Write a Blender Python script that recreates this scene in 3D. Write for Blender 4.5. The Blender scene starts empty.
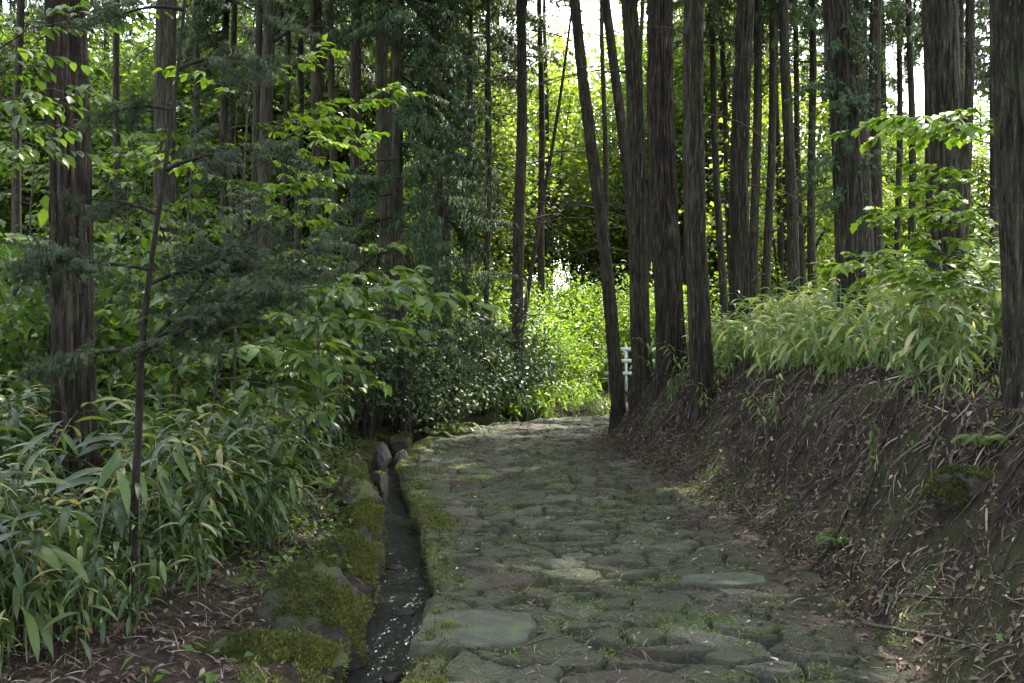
import bpy, math, random
import numpy as np
R = math.radians

# ------------------------------------------------------------------ camera, sky, sun, exposure
scene = bpy.context.scene
COL = scene.collection
CAM_H = 1.5
FPX = 1024 * 35 / 36
cam = bpy.data.cameras.new("camera"); cam.lens = 35; cam.sensor_width = 36
cam.clip_start = 0.05; cam.clip_end = 2000
cob = bpy.data.objects.new("camera", cam); COL.objects.link(cob)
cob.location = (0, 0, CAM_H); cob.rotation_euler = (R(90), 0, 0)
scene.camera = cob

SUN_AZ = 26      # degrees to the right of the viewing direction
SUN_EL = 54
world = bpy.data.worlds.new("World"); scene.world = world; world.use_nodes = True
nt = world.node_tree
sky = nt.nodes.new("ShaderNodeTexSky"); sky.sky_type = 'NISHITA'; sky.sun_disc = False
sky.sun_elevation = R(SUN_EL); sky.sun_rotation = R(SUN_AZ); sky.air_density = 1.0; sky.dust_density = 2.0
nt.nodes["Background"].inputs["Strength"].default_value = 0.15
hsv = nt.nodes.new("ShaderNodeHueSaturation"); hsv.inputs["Saturation"].default_value = .45
nt.links.new(sky.outputs[0], hsv.inputs["Color"]); nt.links.new(hsv.outputs[0], nt.nodes["Background"].inputs[0])
sun = bpy.data.lights.new("sun", 'SUN'); sun.energy = 2.1; sun.angle = R(0.53); sun.color = (1.0, 0.93, 0.80)
sob = bpy.data.objects.new("sun", sun); COL.objects.link(sob)
sob.location = (10, 20, 30)
sob.rotation_euler = (R(90 - SUN_EL), 0, R(180 - SUN_AZ))
scene.view_settings.view_transform = 'Standard'; scene.view_settings.look = 'None'
scene.view_settings.gamma = 1.0; scene.view_settings.use_curve_mapping = False
scene.view_settings.exposure = 3.3
cy = scene.cycles
cy.max_bounces = 7; cy.diffuse_bounces = 4; cy.transmission_bounces = 5; cy.glossy_bounces = 2
cy.caustics_reflective = False; cy.caustics_refractive = False

# ------------------------------------------------------------------ numeric helpers
rng = np.random.default_rng(11)
def _h(ix, iy, iz):
    h = (ix.astype(np.int64) * 374761393 + iy.astype(np.int64) * 668265263 + iz.astype(np.int64) * 2147483647) & 0xffffffff
    h = ((h ^ (h >> 13)) * 1274126177) & 0xffffffff
    h = ((h ^ (h >> 16)) * 2246822519) & 0xffffffff
    return ((h ^ (h >> 15)) & 0xffffff) / float(0x1000000)
def vn(x, y, z=0.0):
    x, y, z = np.broadcast_arrays(np.asarray(x, float), np.asarray(y, float), np.asarray(z, float))
    ix, iy, iz = np.floor(x), np.floor(y), np.floor(z)
    fx, fy, fz = x - ix, y - iy, z - iz
    fx, fy, fz = [f * f * (3 - 2 * f) for f in (fx, fy, fz)]
    ix, iy, iz = ix.astype(np.int64), iy.astype(np.int64), iz.astype(np.int64)
    c = lambda a, b, d: _h(ix + a, iy + b, iz + d)
    l = lambda a, b, t: a + (b - a) * t
    return l(l(l(c(0,0,0), c(1,0,0), fx), l(c(0,1,0), c(1,1,0), fx), fy),
             l(l(c(0,0,1), c(1,0,1), fx), l(c(0,1,1), c(1,1,1), fx), fy), fz)
def fbm(x, y, z=0.0, o=4):
    s, a, t = 0, 1.0, 0
    x, y, z = np.asarray(x, float), np.asarray(y, float), np.asarray(z, float)
    for i in range(o):
        s = s + a * vn(x * 2**i + 17.3 * i, y * 2**i + 5.1 * i, z * 2**i + 9.7 * i); t += a; a *= .5
    return s / t - .5
def ss(a, b, x):
    t = np.clip((x - a) / (b - a), 0, 1); return t * t * (3 - 2 * t)

# centreline of the path: x, y, half width
CL = np.array([(.72,-8,1.22),(.72,0,1.22),(.73,4.4,1.24),(.77,5.8,1.21),(.67,7.5,1.3),(.5,9.4,1.43),(.3,11.1,1.55),(0.0,13,1.5),
               (-.05,15,1.42),(.25,16.6,1.35),(1.05,18.0,1.3),(2.3,19.1,1.2),(4.0,20,1.2),(8,21.4,1.2),(14,22.6,1.2),(30,24,1.2)])
_cs = np.concatenate([[0], np.cumsum(np.hypot(*np.diff(CL[:, :2], axis=0).T))])
def _smooth(tt):
    out = []
    for k in range(3):
        f = sum(np.interp(tt + d, _cs, CL[:, k]) for d in np.linspace(-.9, .9, 9)) / 9
        out.append(f)
    return np.stack(out, 1)
TT = np.linspace(0, _cs[-1] - 1, 420)
CC = _smooth(TT)
CT = np.gradient(CC[:, :2], axis=0); CT /= np.linalg.norm(CT, axis=1)[:, None]
CN = np.stack([CT[:, 1], -CT[:, 0]], 1)          # to the right
def lateral(x, y):
    """signed offset from the centreline, distance along it, half width"""
    x = np.asarray(x, float).ravel(); y = np.asarray(y, float).ravel()
    s = np.empty_like(x); t = np.empty_like(x); w = np.empty_like(x)
    for i in range(0, len(x), 20000):
        xx, yy = x[i:i+20000], y[i:i+20000]
        d2 = (xx[:, None] - CC[:, 0])**2 + (yy[:, None] - CC[:, 1])**2
        k = d2.argmin(1)
        dx, dy = xx - CC[k, 0], yy - CC[k, 1]
        sg = np.sign(dx * CN[k, 0] + dy * CN[k, 1]); sg[sg == 0] = 1
        s[i:i+20000] = sg * np.sqrt(d2[np.arange(len(k)), k])
        t[i:i+20000] = TT[k] - 8 + (dx * CT[k, 0] + dy * CT[k, 1]); w[i:i+20000] = CC[k, 2]
    return s, t, w
CHW = .36                                           # width of the stream channel
def terrain(x, y, full=False):
    x = np.asarray(x, float).ravel(); y = np.asarray(y, float).ravel()
    s, t, w = lateral(x, y)
    sl = -s - w; sr = s - w
    n1 = fbm(x * .9, y * .9, 3.1, 4); n2 = fbm(x * 4, y * 4, 1.7, 3); n3 = fbm(x * .25, y * .25, 8.2, 2)
    H = np.interp(t, [0, 10, 12, 14, 16, 18, 20, 23, 30], [1.22, 1.25, 1.2, 1.1, .62, .4, .32, .6, .9])
    sb = sr + n1 * .4
    zr = H * ss(-.3, np.interp(t, [0, 9, 12, 15, 18], [1.22, 1.22, .98, .85, 1.2]), sb) ** 1.15 + .05 * ss(-.3, .1, sr) - .10
    zr = zr + .25 * np.clip(sr - 1.2, 0, 7) + .02 * np.clip(sr - 8, 0, 3)
    zr = zr - .22 * np.clip(sr - 13, 0, 40)
    zr = zr + ss(0, .8, sr) * (n2 * .26 + n1 * .32 + n3 * .5 * ss(1, 4, sr))
    zl = .02 + .10 * np.clip(sl - .4, 0, 3) + .16 * np.clip(sl - 3.4, 0, 14) + ss(.6, 1.6, sl) * (n1 * .22 + n2 * .07) + n3 * .6 * ss(2, 6, sl)
    zl = np.where(sl < 1.15, zl - .5 * (1 - ss(.72, 1.15, sl)), zl)
    z = np.where(s > 0, zr, zl)
    z = np.where((sr < 0) & (sl < 0), np.where(s > 0, np.maximum(zr, -.2), -.3), z)
    z = np.where((sl > -.3) & (sl < .7), -.6, z)
    far = ss(45, 120, np.hypot(x, y))
    z = z * (1 - far) + far * (-2.0)
    if full: return z, s, t, w, sl, sr
    return z
CELL = .20
def stones(x, y):
    """uneven flagstones: height, joint mask, per-stone random"""
    wx = x + .16 * fbm(x * 1.9, y * 1.9, 4.4, 2) + .07 * fbm(x * 8, y * 8, 2.4, 2); wy = y + .16 * fbm(x * 1.9, y * 1.9, 9.4, 2) + .07 * fbm(x * 8, y * 8, 6.4, 2)
    gx, gy = wx / (CELL * 1.5), wy / CELL
    ix, iy = np.floor(gx).astype(np.int64), np.floor(gy).astype(np.int64)
    f1 = np.full(x.shape, 9.); f2 = np.full(x.shape, 9.); cid = np.zeros(x.shape); qx = np.zeros(x.shape); qy = np.zeros(x.shape)
    for a in (-1, 0, 1):
        for b in (-1, 0, 1):
            jx, jy = ix + a, iy + b
            px = jx + .5 + 1.0 * (_h(jx, jy, jx * 0 + 3) - .5); py = jy + .5 + 1.0 * (_h(jx, jy, jx * 0 + 7) - .5)
            wgt = .42 * _h(jx, jy, jx * 0 + 23) ** 2
            d = np.hypot((gx - px), (gy - py)) - wgt
            c = _h(jx, jy, jx * 0 + 11)
            near = d < f1
            f2 = np.where(near, f1, np.minimum(f2, d))
            cid = np.where(near, c, cid); qx = np.where(near, gx - px, qx); qy = np.where(near, gy - py, qy)
            f1 = np.where(near, d, f1)
    e = (f2 - f1) * CELL
    e = e + .030 * fbm(x * 16, y * 16, 2., 3) - .012 * cid
    top = ss(.0, .02, e)
    tilt = ((cid * 7.77 % 1) - .5) * .07 * qx + ((cid * 13.3 % 1) - .5) * .10 * qy
    rough = .030 * fbm(x * 5, y * 5, 1.3, 3) + .014 * fbm(x * 22, y * 22, 6.3, 3)
    z = -.046 + top * (.046 + .020 * (cid - .5) + tilt * .9 + rough * 1.15) + (1 - top) * .018 * fbm(x * 30, y * 30, 5, 2)
    return z, 1 - top, cid
def surf(x, y):
    x = np.asarray(x, float).ravel(); y = np.asarray(y, float).ravel()
    z, s, t, w, sl, sr = terrain(x, y, True)
    p = stones(x, y)[0]
    on = (sl < 0) & (sr < .25)
    z = np.where(on, np.maximum(z, p), z)
    z = np.where((sl > 0) & (sl < CHW), -.19, z)
    vz = verge_z(x, y, sl)
    return np.where((sl >= CHW) & (sl < 1.5), np.maximum(z, vz), z)
def verge_z(x, y, sl):
    return .03 + .10 * np.clip(sl - .4, 0, 3) + fbm(x * .9, y * .9, 3.1, 4) * .22 * ss(.6, 1.6, sl) + fbm(x * 4, y * 4, 1.7, 3) * .10 + .012 - .05 * ss(.55, .36, sl)

# ------------------------------------------------------------------ mesh helpers
def mesh(name, V, Fs, mat, attrs=None, smooth=False):
    V = np.asarray(V, np.float32).reshape(-1, 3)
    if isinstance(Fs, np.ndarray): Fs = [Fs]
    Fs = [np.asarray(f, np.int32) for f in Fs if len(f)]
    me = bpy.data.meshes.new(name)
    me.vertices.add(len(V)); me.vertices.foreach_set("co", V.ravel())
    idx = np.concatenate([f.ravel() for f in Fs])
    tot = np.concatenate([np.full(len(f), f.shape[1], np.int32) for f in Fs])
    st = np.concatenate([[0], np.cumsum(tot)[:-1]]).astype(np.int32)
    me.loops.add(len(idx)); me.loops.foreach_set("vertex_index", idx)
    me.polygons.add(len(st)); me.polygons.foreach_set("loop_start", st)
    me.update(calc_edges=True)
    for k, a in (attrs or {}).items():
        at = me.attributes.new(k, 'FLOAT', 'POINT'); at.data.foreach_set("value", np.asarray(a, np.float32).ravel())
    if smooth: me.polygons.foreach_set("use_smooth", np.ones(len(st), bool))
    me.materials.append(mat)
    return me
def link(name, data, parent=None, loc=None):
    o = bpy.data.objects.new(name, data); COL.objects.link(o)
    if parent is not None: o.parent = parent
    if loc is not None: o.location = [float(v) for v in loc]
    return o
def tag(o, label, cat, group=None):
    o["label"] = label; o["category"] = cat
    if group: o["group"] = group
    return o
def thing(name, label, cat, loc, rz=0., group=None, sc=1.):
    o = link(name, None, None, loc); o.rotation_euler = (0, 0, rz); o.scale = (sc,) * 3
    o.empty_display_size = .2
    return tag(o, label, cat, group)
def kindof(o, k): o["kind"] = k; return o
def inst(T, pos, Rm, sc):
    """n copies of template T=(V, F, a) -> V, F, rnd"""
    TV, TF = T[0], T[1]
    n, k = len(pos), len(TV)
    sc = np.asarray(sc, float)
    sc = sc.reshape(n, 1, -1) if sc.ndim else np.full((n, 1, 1), float(sc))
    V = np.einsum('nij,nkj->nki', Rm, TV[None] * sc) + pos[:, None, :]
    F = (TF[None] + (np.arange(n) * k)[:, None, None]).reshape(-1, TF.shape[1])
    return V.reshape(-1, 3), F
def join(parts):
    """list of (V, F(quads), a) -> one"""
    Vs, Fs, As, o = [], [], [], 0
    for V, F, a in parts:
        Vs.append(V); Fs.append(F + o); As.append(np.broadcast_to(a, (len(V),))); o += len(V)
    return np.concatenate(Vs), np.concatenate(Fs), np.concatenate(As)
def frames(d, up):
    d = d / np.linalg.norm(d, axis=1)[:, None]
    x = np.cross(d, up); x /= (np.linalg.norm(x, axis=1)[:, None] + 1e-9)
    z = np.cross(x, d)
    return np.stack([x, d, z], 2)               # columns
def yaw(a):
    c, s, o, i = np.cos(a), np.sin(a), np.zeros_like(a), np.ones_like(a)
    return np.stack([np.stack([c, -s, o], 1), np.stack([s, c, o], 1), np.stack([o, o, i], 1)], 1)
def leaf(L, W, prof, droop=.5, fold=.25):
    n = len(prof); V = []; y = z = 0.; 
    for i, p in enumerate(prof):
        a = -droop * i / (n - 1)
        if i: y += math.cos(a) * L / (n - 1); z += math.sin(a) * L / (n - 1)
        h = W * p / 2
        V += [(-h, y, z + fold * h), (0, y, z), (h, y, z + fold * h)]
    F = []
    for i in range(n - 1):
        b = 3 * i
        F += [(b, b + 1, b + 4, b + 3), (b + 1, b + 2, b + 5, b + 4)]
    return np.array(V), np.array(F)
KITE = (np.array([(0, 0, 0), (.5, .42, .06), (0, 1, -.06), (-.5, .42, .06)], float), np.array([(0, 1, 2, 3)]))
SASA = leaf(1, .175, [.15, .8, 1, .92, .62, .04], 1.1, .3)
OVATE = leaf(1, .56, [.1, .8, 1, .75, .05], .5, .3)
LOWLEAF = leaf(1, .5, [.1, 1, .05], .5, .3)
def tube(P, r, seg=6, a=.5):
    P = np.asarray(P, float); n = len(P); r = np.broadcast_to(np.asarray(r, float), (n,))
    T = np.gradient(P, axis=0); T /= np.linalg.norm(T, axis=1)[:, None] + 1e-9
    u = np.cross(T, np.array([.31, .87, .37])); u /= np.linalg.norm(u, axis=1)[:, None] + 1e-9
    v = np.cross(T, u)
    th = np.arange(seg) * 2 * math.pi / seg
    V = P[:, None] + r[:, None, None] * (u[:, None] * np.cos(th)[None, :, None] + v[:, None] * np.sin(th)[None, :, None])
    i = np.arange(n - 1)[:, None] * seg; j = np.arange(seg)[None]; k = (j + 1) % seg
    F = np.stack([i + j, i + k, i + seg + k, i + seg + j], 2).reshape(-1, 4)
    return V.reshape(-1, 3), F, a
def wander(p, d, L, n, bend=.2, sag=0., g=None):
    g = g or rng
    P = [np.array(p, float)]; d = np.array(d, float); d /= np.linalg.norm(d)
    for i in range(n):
        d = d + g.normal(0, bend, 3) / math.sqrt(n) + np.array([0, 0, -sag / n]); d /= np.linalg.norm(d)
        P.append(P[-1] + d * L / n)
    return np.array(P)

# ------------------------------------------------------------------ materials
def newmat(name):
    m = bpy.data.materials.new(name); m.use_nodes = True
    m.node_tree.nodes.clear()
    N = lambda t, **k: _node(m.node_tree, t, k)
    return m, N, m.node_tree.links.new
def _node(t, ty, k):
    n = t.nodes.new(ty)
    for a, v in k.items(): setattr(n, a, v)
    return n
def ramp(N, L, fac, stops):
    r = N("ShaderNodeValToRGB"); e = r.color_ramp.elements
    while len(e) < len(stops): e.new(.5)
    for q, (p, c) in zip(e, stops): q.position = p; q.color = (*c, 1) if len(c) == 3 else c
    L(fac, r.inputs[0]); return r.outputs[0]
def noise(N, L, vec, scale, detail=4, rough=.6, mapscale=None):
    if mapscale:
        mp = N("ShaderNodeMapping"); mp.inputs["Scale"].default_value = mapscale; L(vec, mp.inputs[0]); vec = mp.outputs[0]
    n = N("ShaderNodeTexNoise"); n.inputs["Scale"].default_value = scale; n.inputs["Detail"].default_value = detail; n.inputs["Roughness"].default_value = rough
    L(vec, n.inputs["Vector"]); return n.outputs["Fac"]
def mixc(N, L, f, a, b):
    m = N("ShaderNodeMix", data_type='RGBA')
    for v, i in ((f, 0), (a, 6), (b, 7)):
        if isinstance(v, (int, float)): m.inputs[i].default_value = v
        elif isinstance(v, tuple): m.inputs[i].default_value = (*v, 1)
        else: L(v, m.inputs[i])
    return m.outputs[2]
def math_(N, L, op, a, b=0.):
    m = N("ShaderNodeMath", operation=op); m.use_clamp = True
    for v, i in ((a, 0), (b, 1)):
        if isinstance(v, (int, float)): m.inputs[i].default_value = v
        else: L(v, m.inputs[i])
    return m.outputs[0]
def attr(N, name): a = N("ShaderNodeAttribute"); a.attribute_name = name; return a.outputs["Fac"]
def finish(N, L, col, rough, height=None, dist=.01, strength=1., spec=.4):
    b = N("ShaderNodeBsdfPrincipled"); o = N("ShaderNodeOutputMaterial")
    L(col, b.inputs["Base Color"]) if not isinstance(col, tuple) else setattr(b.inputs["Base Color"], "default_value", (*col, 1))
    if isinstance(rough, (int, float)): b.inputs["Roughness"].default_value = rough
    else: L(rough, b.inputs["Roughness"])
    b.inputs["Specular IOR Level"].default_value = spec
    if height is not None:
        bp = N("ShaderNodeBump"); bp.inputs["Distance"].default_value = dist; bp.inputs["Strength"].default_value = strength
        L(height, bp.inputs["Height"]); L(bp.outputs[0], b.inputs["Normal"])
    L(b.outputs[0], o.inputs[0]); return b
def leafmat(name, stops, trans=.4, rough=.45, tint=(1.25, 1.25, .6), spec=.4):
    m, N, L = newmat(name)
    stops = [(p, (q[0] * 1.22, q[1], q[2]) if q[1] > q[0] else q) for p, q in stops]
    c = ramp(N, L, attr(N, "rnd"), stops)
    oi = N("ShaderNodeObjectInfo")
    hs = N("ShaderNodeHueSaturation"); L(c, hs.inputs["Color"])
    mr = N("ShaderNodeMapRange"); mr.inputs[3].default_value = .8; mr.inputs[4].default_value = 1.2
    L(oi.outputs["Random"], mr.inputs[0]); L(mr.outputs[0], hs.inputs["Value"])
    c = hs.outputs[0]
    tc = N("ShaderNodeTexCoord")
    n = noise(N, L, tc.outputs["Object"], 40, 2)
    c2 = mixc(N, L, math_(N, L, 'MULTIPLY', n, .5), c, mixc(N, L, .5, c, (.02, .03, .012)))
    b = N("ShaderNodeBsdfPrincipled"); b.inputs["Roughness"].default_value = rough; b.inputs["Specular IOR Level"].default_value = spec
    L(c2, b.inputs["Base Color"])
    vm = N("ShaderNodeVectorMath", operation='MULTIPLY'); L(c, vm.inputs[0]); vm.inputs[1].default_value = tint
    t = N("ShaderNodeBsdfTranslucent"); L(vm.outputs[0], t.inputs[0])
    mx = N("ShaderNodeMixShader"); mx.inputs[0].default_value = trans
    L(b.outputs[0], mx.inputs[1]); L(t.outputs[0], mx.inputs[2])
    o = N("ShaderNodeOutputMaterial"); L(mx.outputs[0], o.inputs[0])
    return m
def barkmat(name, dark, mid, pale, lichen, stretch=.16):
    m, N, L = newmat(name)
    tc = N("ShaderNodeTexCoord"); v = tc.outputs["Object"]
    n1 = noise(N, L, v, 46, 6, .72, (1, 1, stretch * .5)); n2 = noise(N, L, v, 3, 4); n3 = noise(N, L, v, 90, 3, .6, (1, 1, .25))
    c = ramp(N, L, n1, [(.36, dark), (.52, mid), (.66, pale)])
    c = mixc(N, L, math_(N, L, 'MULTIPLY', ramp(N, L, n2, [(.5, (0, 0, 0)), (.66, (1, 1, 1))]), .55), c, lichen)
    n4 = noise(N, L, v, 17, 5, .7, (1, 1, .3)); c = mixc(N, L, ramp(N, L, n4, [(.45, (0, 0, 0)), (.62, (.45, .45, .45))]), c, dark)
    c = mixc(N, L, math_(N, L, 'MULTIPLY', n3, .45), c, dark)
    h = N("ShaderNodeMath", operation='MULTIPLY_ADD'); L(n1, h.inputs[0]); h.inputs[1].default_value = 1.; L(n3, h.inputs[2])
    h2 = N('ShaderNodeMath', operation='MULTIPLY_ADD'); L(n4, h2.inputs[0]); h2.inputs[1].default_value = -1.; L(h.outputs[0], h2.inputs[2])
    finish(N, L, c, .9, h2.outputs[0], .035, 1., .2); return m
M = {}
M['cedar'] = barkmat('cedar_bark', (.011, .009, .006), (.044, .036, .023), (.15, .127, .086), (.055, .072, .032))
M['cedar_red'] = barkmat('cedar_bark_reddish', (.009, .0065, .0045), (.036, .026, .017), (.135, .102, .07), (.045, .055, .028))
M['twig'] = barkmat('twig_bark', (.03, .022, .017), (.08, .062, .05), (.15, .125, .10), (.07, .08, .05), .3)
M['darktwig'] = barkmat('dark_twig_bark', (.012, .009, .007), (.034, .026, .02), (.07, .056, .046), (.04, .048, .03), .3)
M['palebranch'] = barkmat('dry_wood', (.07, .055, .045), (.17, .14, .115), (.30, .26, .21), (.13, .14, .09), .3)
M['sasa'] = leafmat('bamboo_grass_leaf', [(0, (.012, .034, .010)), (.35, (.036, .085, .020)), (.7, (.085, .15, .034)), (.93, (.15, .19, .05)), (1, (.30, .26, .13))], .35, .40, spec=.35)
M['sasa_sunlit'] = leafmat('bamboo_grass_leaf_sunlit', [(0, (.055, .11, .04)), (.4, (.10, .18, .06)), (.7, (.16, .25, .08)), (.9, (.26, .32, .13)), (1, (.42, .38, .22))], .42, .42, spec=.3)  # paler copy of the bamboo leaf, sunlight put into its colour
M['culm'] = leafmat('bamboo_grass_stem', [(0, (.06, .08, .03)), (1, (.16, .15, .07))], .0, .5)
M['broad'] = leafmat('broad_leaf', [(0, (.03, .075, .02)), (.5, (.06, .13, .025)), (1, (.11, .21, .03))], .5, .4)
M['bright'] = leafmat('sunlit_leaf', [(0, (.07, .16, .02)), (.5, (.12, .24, .025)), (1, (.19, .33, .035))], .55, .42)  # yellow-green leaf with sunlit brightness painted into the colour
M['darkleaf'] = leafmat('dark_shrub_leaf', [(0, (.018, .042, .020)), (.6, (.038, .078, .032)), (1, (.075, .12, .045))], .2, .5, spec=.2)
M['needle'] = leafmat('conifer_spray', [(0, (.022, .048, .022)), (.6, (.04, .08, .033)), (1, (.065, .105, .04))], .25, .7, spec=.15)
M['bluneedle'] = leafmat('cypress_spray', [(0, (.020, .038, .019)), (.6, (.040, .068, .032)), (1, (.085, .125, .06))], .3, .6, spec=.2, tint=(1., 1.15, .8))
M['crown'] = leafmat('cedar_foliage', [(0, (.03, .062, .025)), (1, (.07, .125, .04))], .38, .6)
M['farleaf'] = leafmat('far_leaf', [(0, (.08, .14, .03)), (.6, (.13, .22, .035)), (1, (.21, .31, .05))], .6, .5)
M['midleaf'] = leafmat('mid_leaf', [(0, (.045, .10, .025)), (.6, (.08, .155, .03)), (1, (.13, .22, .04))], .55, .5)
M['straw'] = leafmat('dry_straw', [(0, (.045, .028, .02)), (.5, (.11, .075, .05)), (.85, (.21, .16, .11)), (1, (.36, .31, .24))], .1, .7, (1, 1, 1))
M['litter'] = leafmat('dead_leaf', [(0, (.04, .022, .014)), (.45, (.10, .058, .034)), (.8, (.19, .125, .07)), (.95, (.27, .21, .14)), (1, (.38, .34, .29))], .1, .65, (1, .9, .7))
M['moss'] = leafmat('moss_blade', [(0, (.016, .026, .007)), (.45, (.05, .075, .014)), (1, (.13, .17, .028))], .3, .8)
def mat_ground():
    m, N, L = newmat('forest_soil')
    tc = N("ShaderNodeTexCoord"); v = tc.outputs["Object"]
    a = noise(N, L, v, 9, 6, .7); b = noise(N, L, v, 1.1, 4); f = noise(N, L, v, 60, 4, .7)
    c = ramp(N, L, a, [(.34, (.007, .0052, .004)), (.52, (.026, .018, .0125)), (.7, (.064, .044, .030))])
    c = mixc(N, L, ramp(N, L, f, [(.58, (0, 0, 0)), (.74, (.7, .7, .7))]), c, (.11, .083, .06))
    ms = math_(N, L, 'MULTIPLY', ramp(N, L, b, [(.5, (0, 0, 0)), (.64, (1, 1, 1))]), .7)
    c = mixc(N, L, ms, c, mixc(N, L, f, (.022, .034, .010), (.06, .085, .02)))
    h = N("ShaderNodeMath", operation='ADD'); L(a, h.inputs[0]); L(f, h.inputs[1])
    finish(N, L, c, .95, h.outputs[0], .03, 1., .15); return m
M['soil'] = mat_ground()
def mat_path():
    m, N, L = newmat('mossy_flagstone')
    tc = N("ShaderNodeTexCoord"); v = tc.outputs["Object"]
    gap, rnd, moss = attr(N, "gap"), attr(N, "rnd"), attr(N, "moss")
    a = noise(N, L, v, 5, 6, .65); f = noise(N, L, v, 55, 5, .7); b = noise(N, L, v, 1.3, 4, .6)
    st = ramp(N, L, rnd, [(0, (.034, .035, .023)), (.4, (.068, .072, .048)), (.75, (.115, .12, .083)), (1, (.20, .205, .155))])
    st = mixc(N, L, ramp(N, L, f, [(.40, (0, 0, 0)), (.66, (.85, .85, .85))]), st, (.030, .030, .023))
    mo = mixc(N, L, ramp(N, L, f, [(.3, (0, 0, 0)), (.7, (1, 1, 1))]), (.020, .030, .010), (.075, .098, .032))
    mm = N("ShaderNodeMath", operation='MULTIPLY_ADD'); L(a, mm.inputs[0]); mm.inputs[1].default_value = .6; L(b, mm.inputs[2])
    k = ramp(N, L, mm.outputs[0], [(.62, (.08, .08, .08)), (.86, (.85, .85, .85))])
    c = mixc(N, L, k, st, mo)
    so = mixc(N, L, f, (.007, .006, .004), (.034, .028, .018))
    gm = mixc(N, L, ramp(N, L, b, [(.52, (0, 0, 0)), (.68, (.8, .8, .8))]), so, mo)
    c = mixc(N, L, gap, c, gm)
    c = mixc(N, L, moss, c, mixc(N, L, f, (.055, .075, .012), (.17, .20, .03)))
    gr = noise(N, L, v, 130, 4, .75); c = mixc(N, L, ramp(N, L, gr, [(.36, (.75, .75, .75)), (.56, (0, 0, 0))]), c, (.016, .017, .011)); c = mixc(N, L, ramp(N, L, gr, [(.6, (0, 0, 0)), (.74, (.5, .5, .5))]), c, (.15, .155, .12))
    dirt = attr(N, "dirt")
    c = mixc(N, L, dirt, c, mixc(N, L, f, (.018, .013, .010), (.085, .06, .043)))
    h = N("ShaderNodeMath", operation='MULTIPLY_ADD'); L(a, h.inputs[0]); h.inputs[1].default_value = .6; L(f, h.inputs[2])
    finish(N, L, c, .82, h.outputs[0], .03, 1., .3); return m
M['path'] = mat_path()
def mat_rock(name, rock, pale, lo, hi, thr):
    m, N, L = newmat(name)
    tc = N("ShaderNodeTexCoord"); v = tc.outputs["Object"]; g = N("ShaderNodeNewGeometry")
    a = noise(N, L, v, 6, 6, .65); f = noise(N, L, v, 60, 5, .7)
    c = mixc(N, L, ramp(N, L, a, [(.35, (0, 0, 0)), (.65, (1, 1, 1))]), rock, pale)
    sx = N("ShaderNodeSeparateXYZ"); L(g.outputs["True Normal"], sx.inputs[0])
    k = N("ShaderNodeMath", operation='MULTIPLY_ADD'); L(sx.outputs[2], k.inputs[0]); k.inputs[1].default_value = .35; L(a, k.inputs[2])
    k = ramp(N, L, k.outputs[0], [(thr, (0, 0, 0)), (thr + .12, (1, 1, 1))])
    c = mixc(N, L, k, c, mixc(N, L, f, lo, hi))
    h = N("ShaderNodeMath", operation='MULTIPLY_ADD'); L(a, h.inputs[0]); h.inputs[1].default_value = 1.; L(f, h.inputs[2])
    finish(N, L, c, .9, h.outputs[0], .025, 1., .25); return m
M['rock_moss'] = mat_rock('mossy_rock', (.035, .03, .024), (.10, .09, .07), (.018, .026, .007), (.060, .080, .018), .62)
M['rock_brown'] = mat_rock('brown_rock', (.05, .04, .03), (.13, .105, .08), (.035, .05, .013), (.09, .12, .025), .70)
M['rock_wet'] = mat_rock('wet_rock', (.015, .013, .011), (.05, .045, .038), (.03, .04, .012), (.06, .08, .02), .9)
M['rock_grey'] = mat_rock('grey_rock', (.05, .05, .043), (.13, .13, .115), (.035, .045, .015), (.08, .10, .03), .72)
M['slab'] = mat_rock('pale_slab', (.050, .058, .040), (.098, .106, .076), (.06, .085, .03), (.11, .14, .05), .86)
def mat_water():
    m, N, L = newmat('stream_water')
    tc = N("ShaderNodeTexCoord"); v = tc.outputs["Object"]
    n = noise(N, L, v, 9, 3, .5, (1, .5, 1)); n2 = noise(N, L, v, 20, 2, .5, (1, .6, 1))
    h = N("ShaderNodeMath", operation='MULTIPLY_ADD'); L(n2, h.inputs[0]); h.inputs[1].default_value = .35; L(n, h.inputs[2])
    finish(N, L, (.016, .017, .018), .12, h.outputs[0], .036, .9, 1.); return m  # faint blue of the reflected sky put into the base colour
M['water'] = mat_water()
def plain(name, c, rough=.5):
    m, N, L = newmat(name)
    tc = N("ShaderNodeTexCoord"); n = noise(N, L, tc.outputs["Object"], 8, 4)
    finish(N, L, mixc(N, L, math_(N, L, 'MULTIPLY', n, .4), c, tuple(v * .6 for v in c)), rough); return m
M['white'] = plain('white_paint', (.78, .78, .76)); M['darkmetal'] = plain('dark_metal', (.05, .05, .05))

# ------------------------------------------------------------------ ground, path, stream
def grid_faces(nr, nc):
    i = np.arange(nr - 1)[:, None] * nc; j = np.arange(nc - 1)[None]
    return np.stack([i + j, i + j + 1, i + nc + j + 1, i + nc + j], 2).reshape(-1, 4)
gx = np.concatenate([-np.geomspace(300, 9, 40), np.arange(-8.6, -3, .14), np.arange(-3, 5.2, .05), np.arange(5.3, 12, .15), np.geomspace(12.4, 300, 36)])
gy = np.concatenate([np.linspace(-60, -4, 16), np.arange(-3, 3, .2), np.arange(3, 13, .05), np.arange(13, 24, .1), np.arange(24.2, 40, .5), np.geomspace(41, 500, 30)])
X, Y = np.meshgrid(gx, gy)
Z = terrain(X, Y).reshape(X.shape)
kindof(link("ground", mesh("ground", np.stack([X, Y, Z], 2), grid_faces(*X.shape), M['soil'], smooth=True)), "structure")

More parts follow.
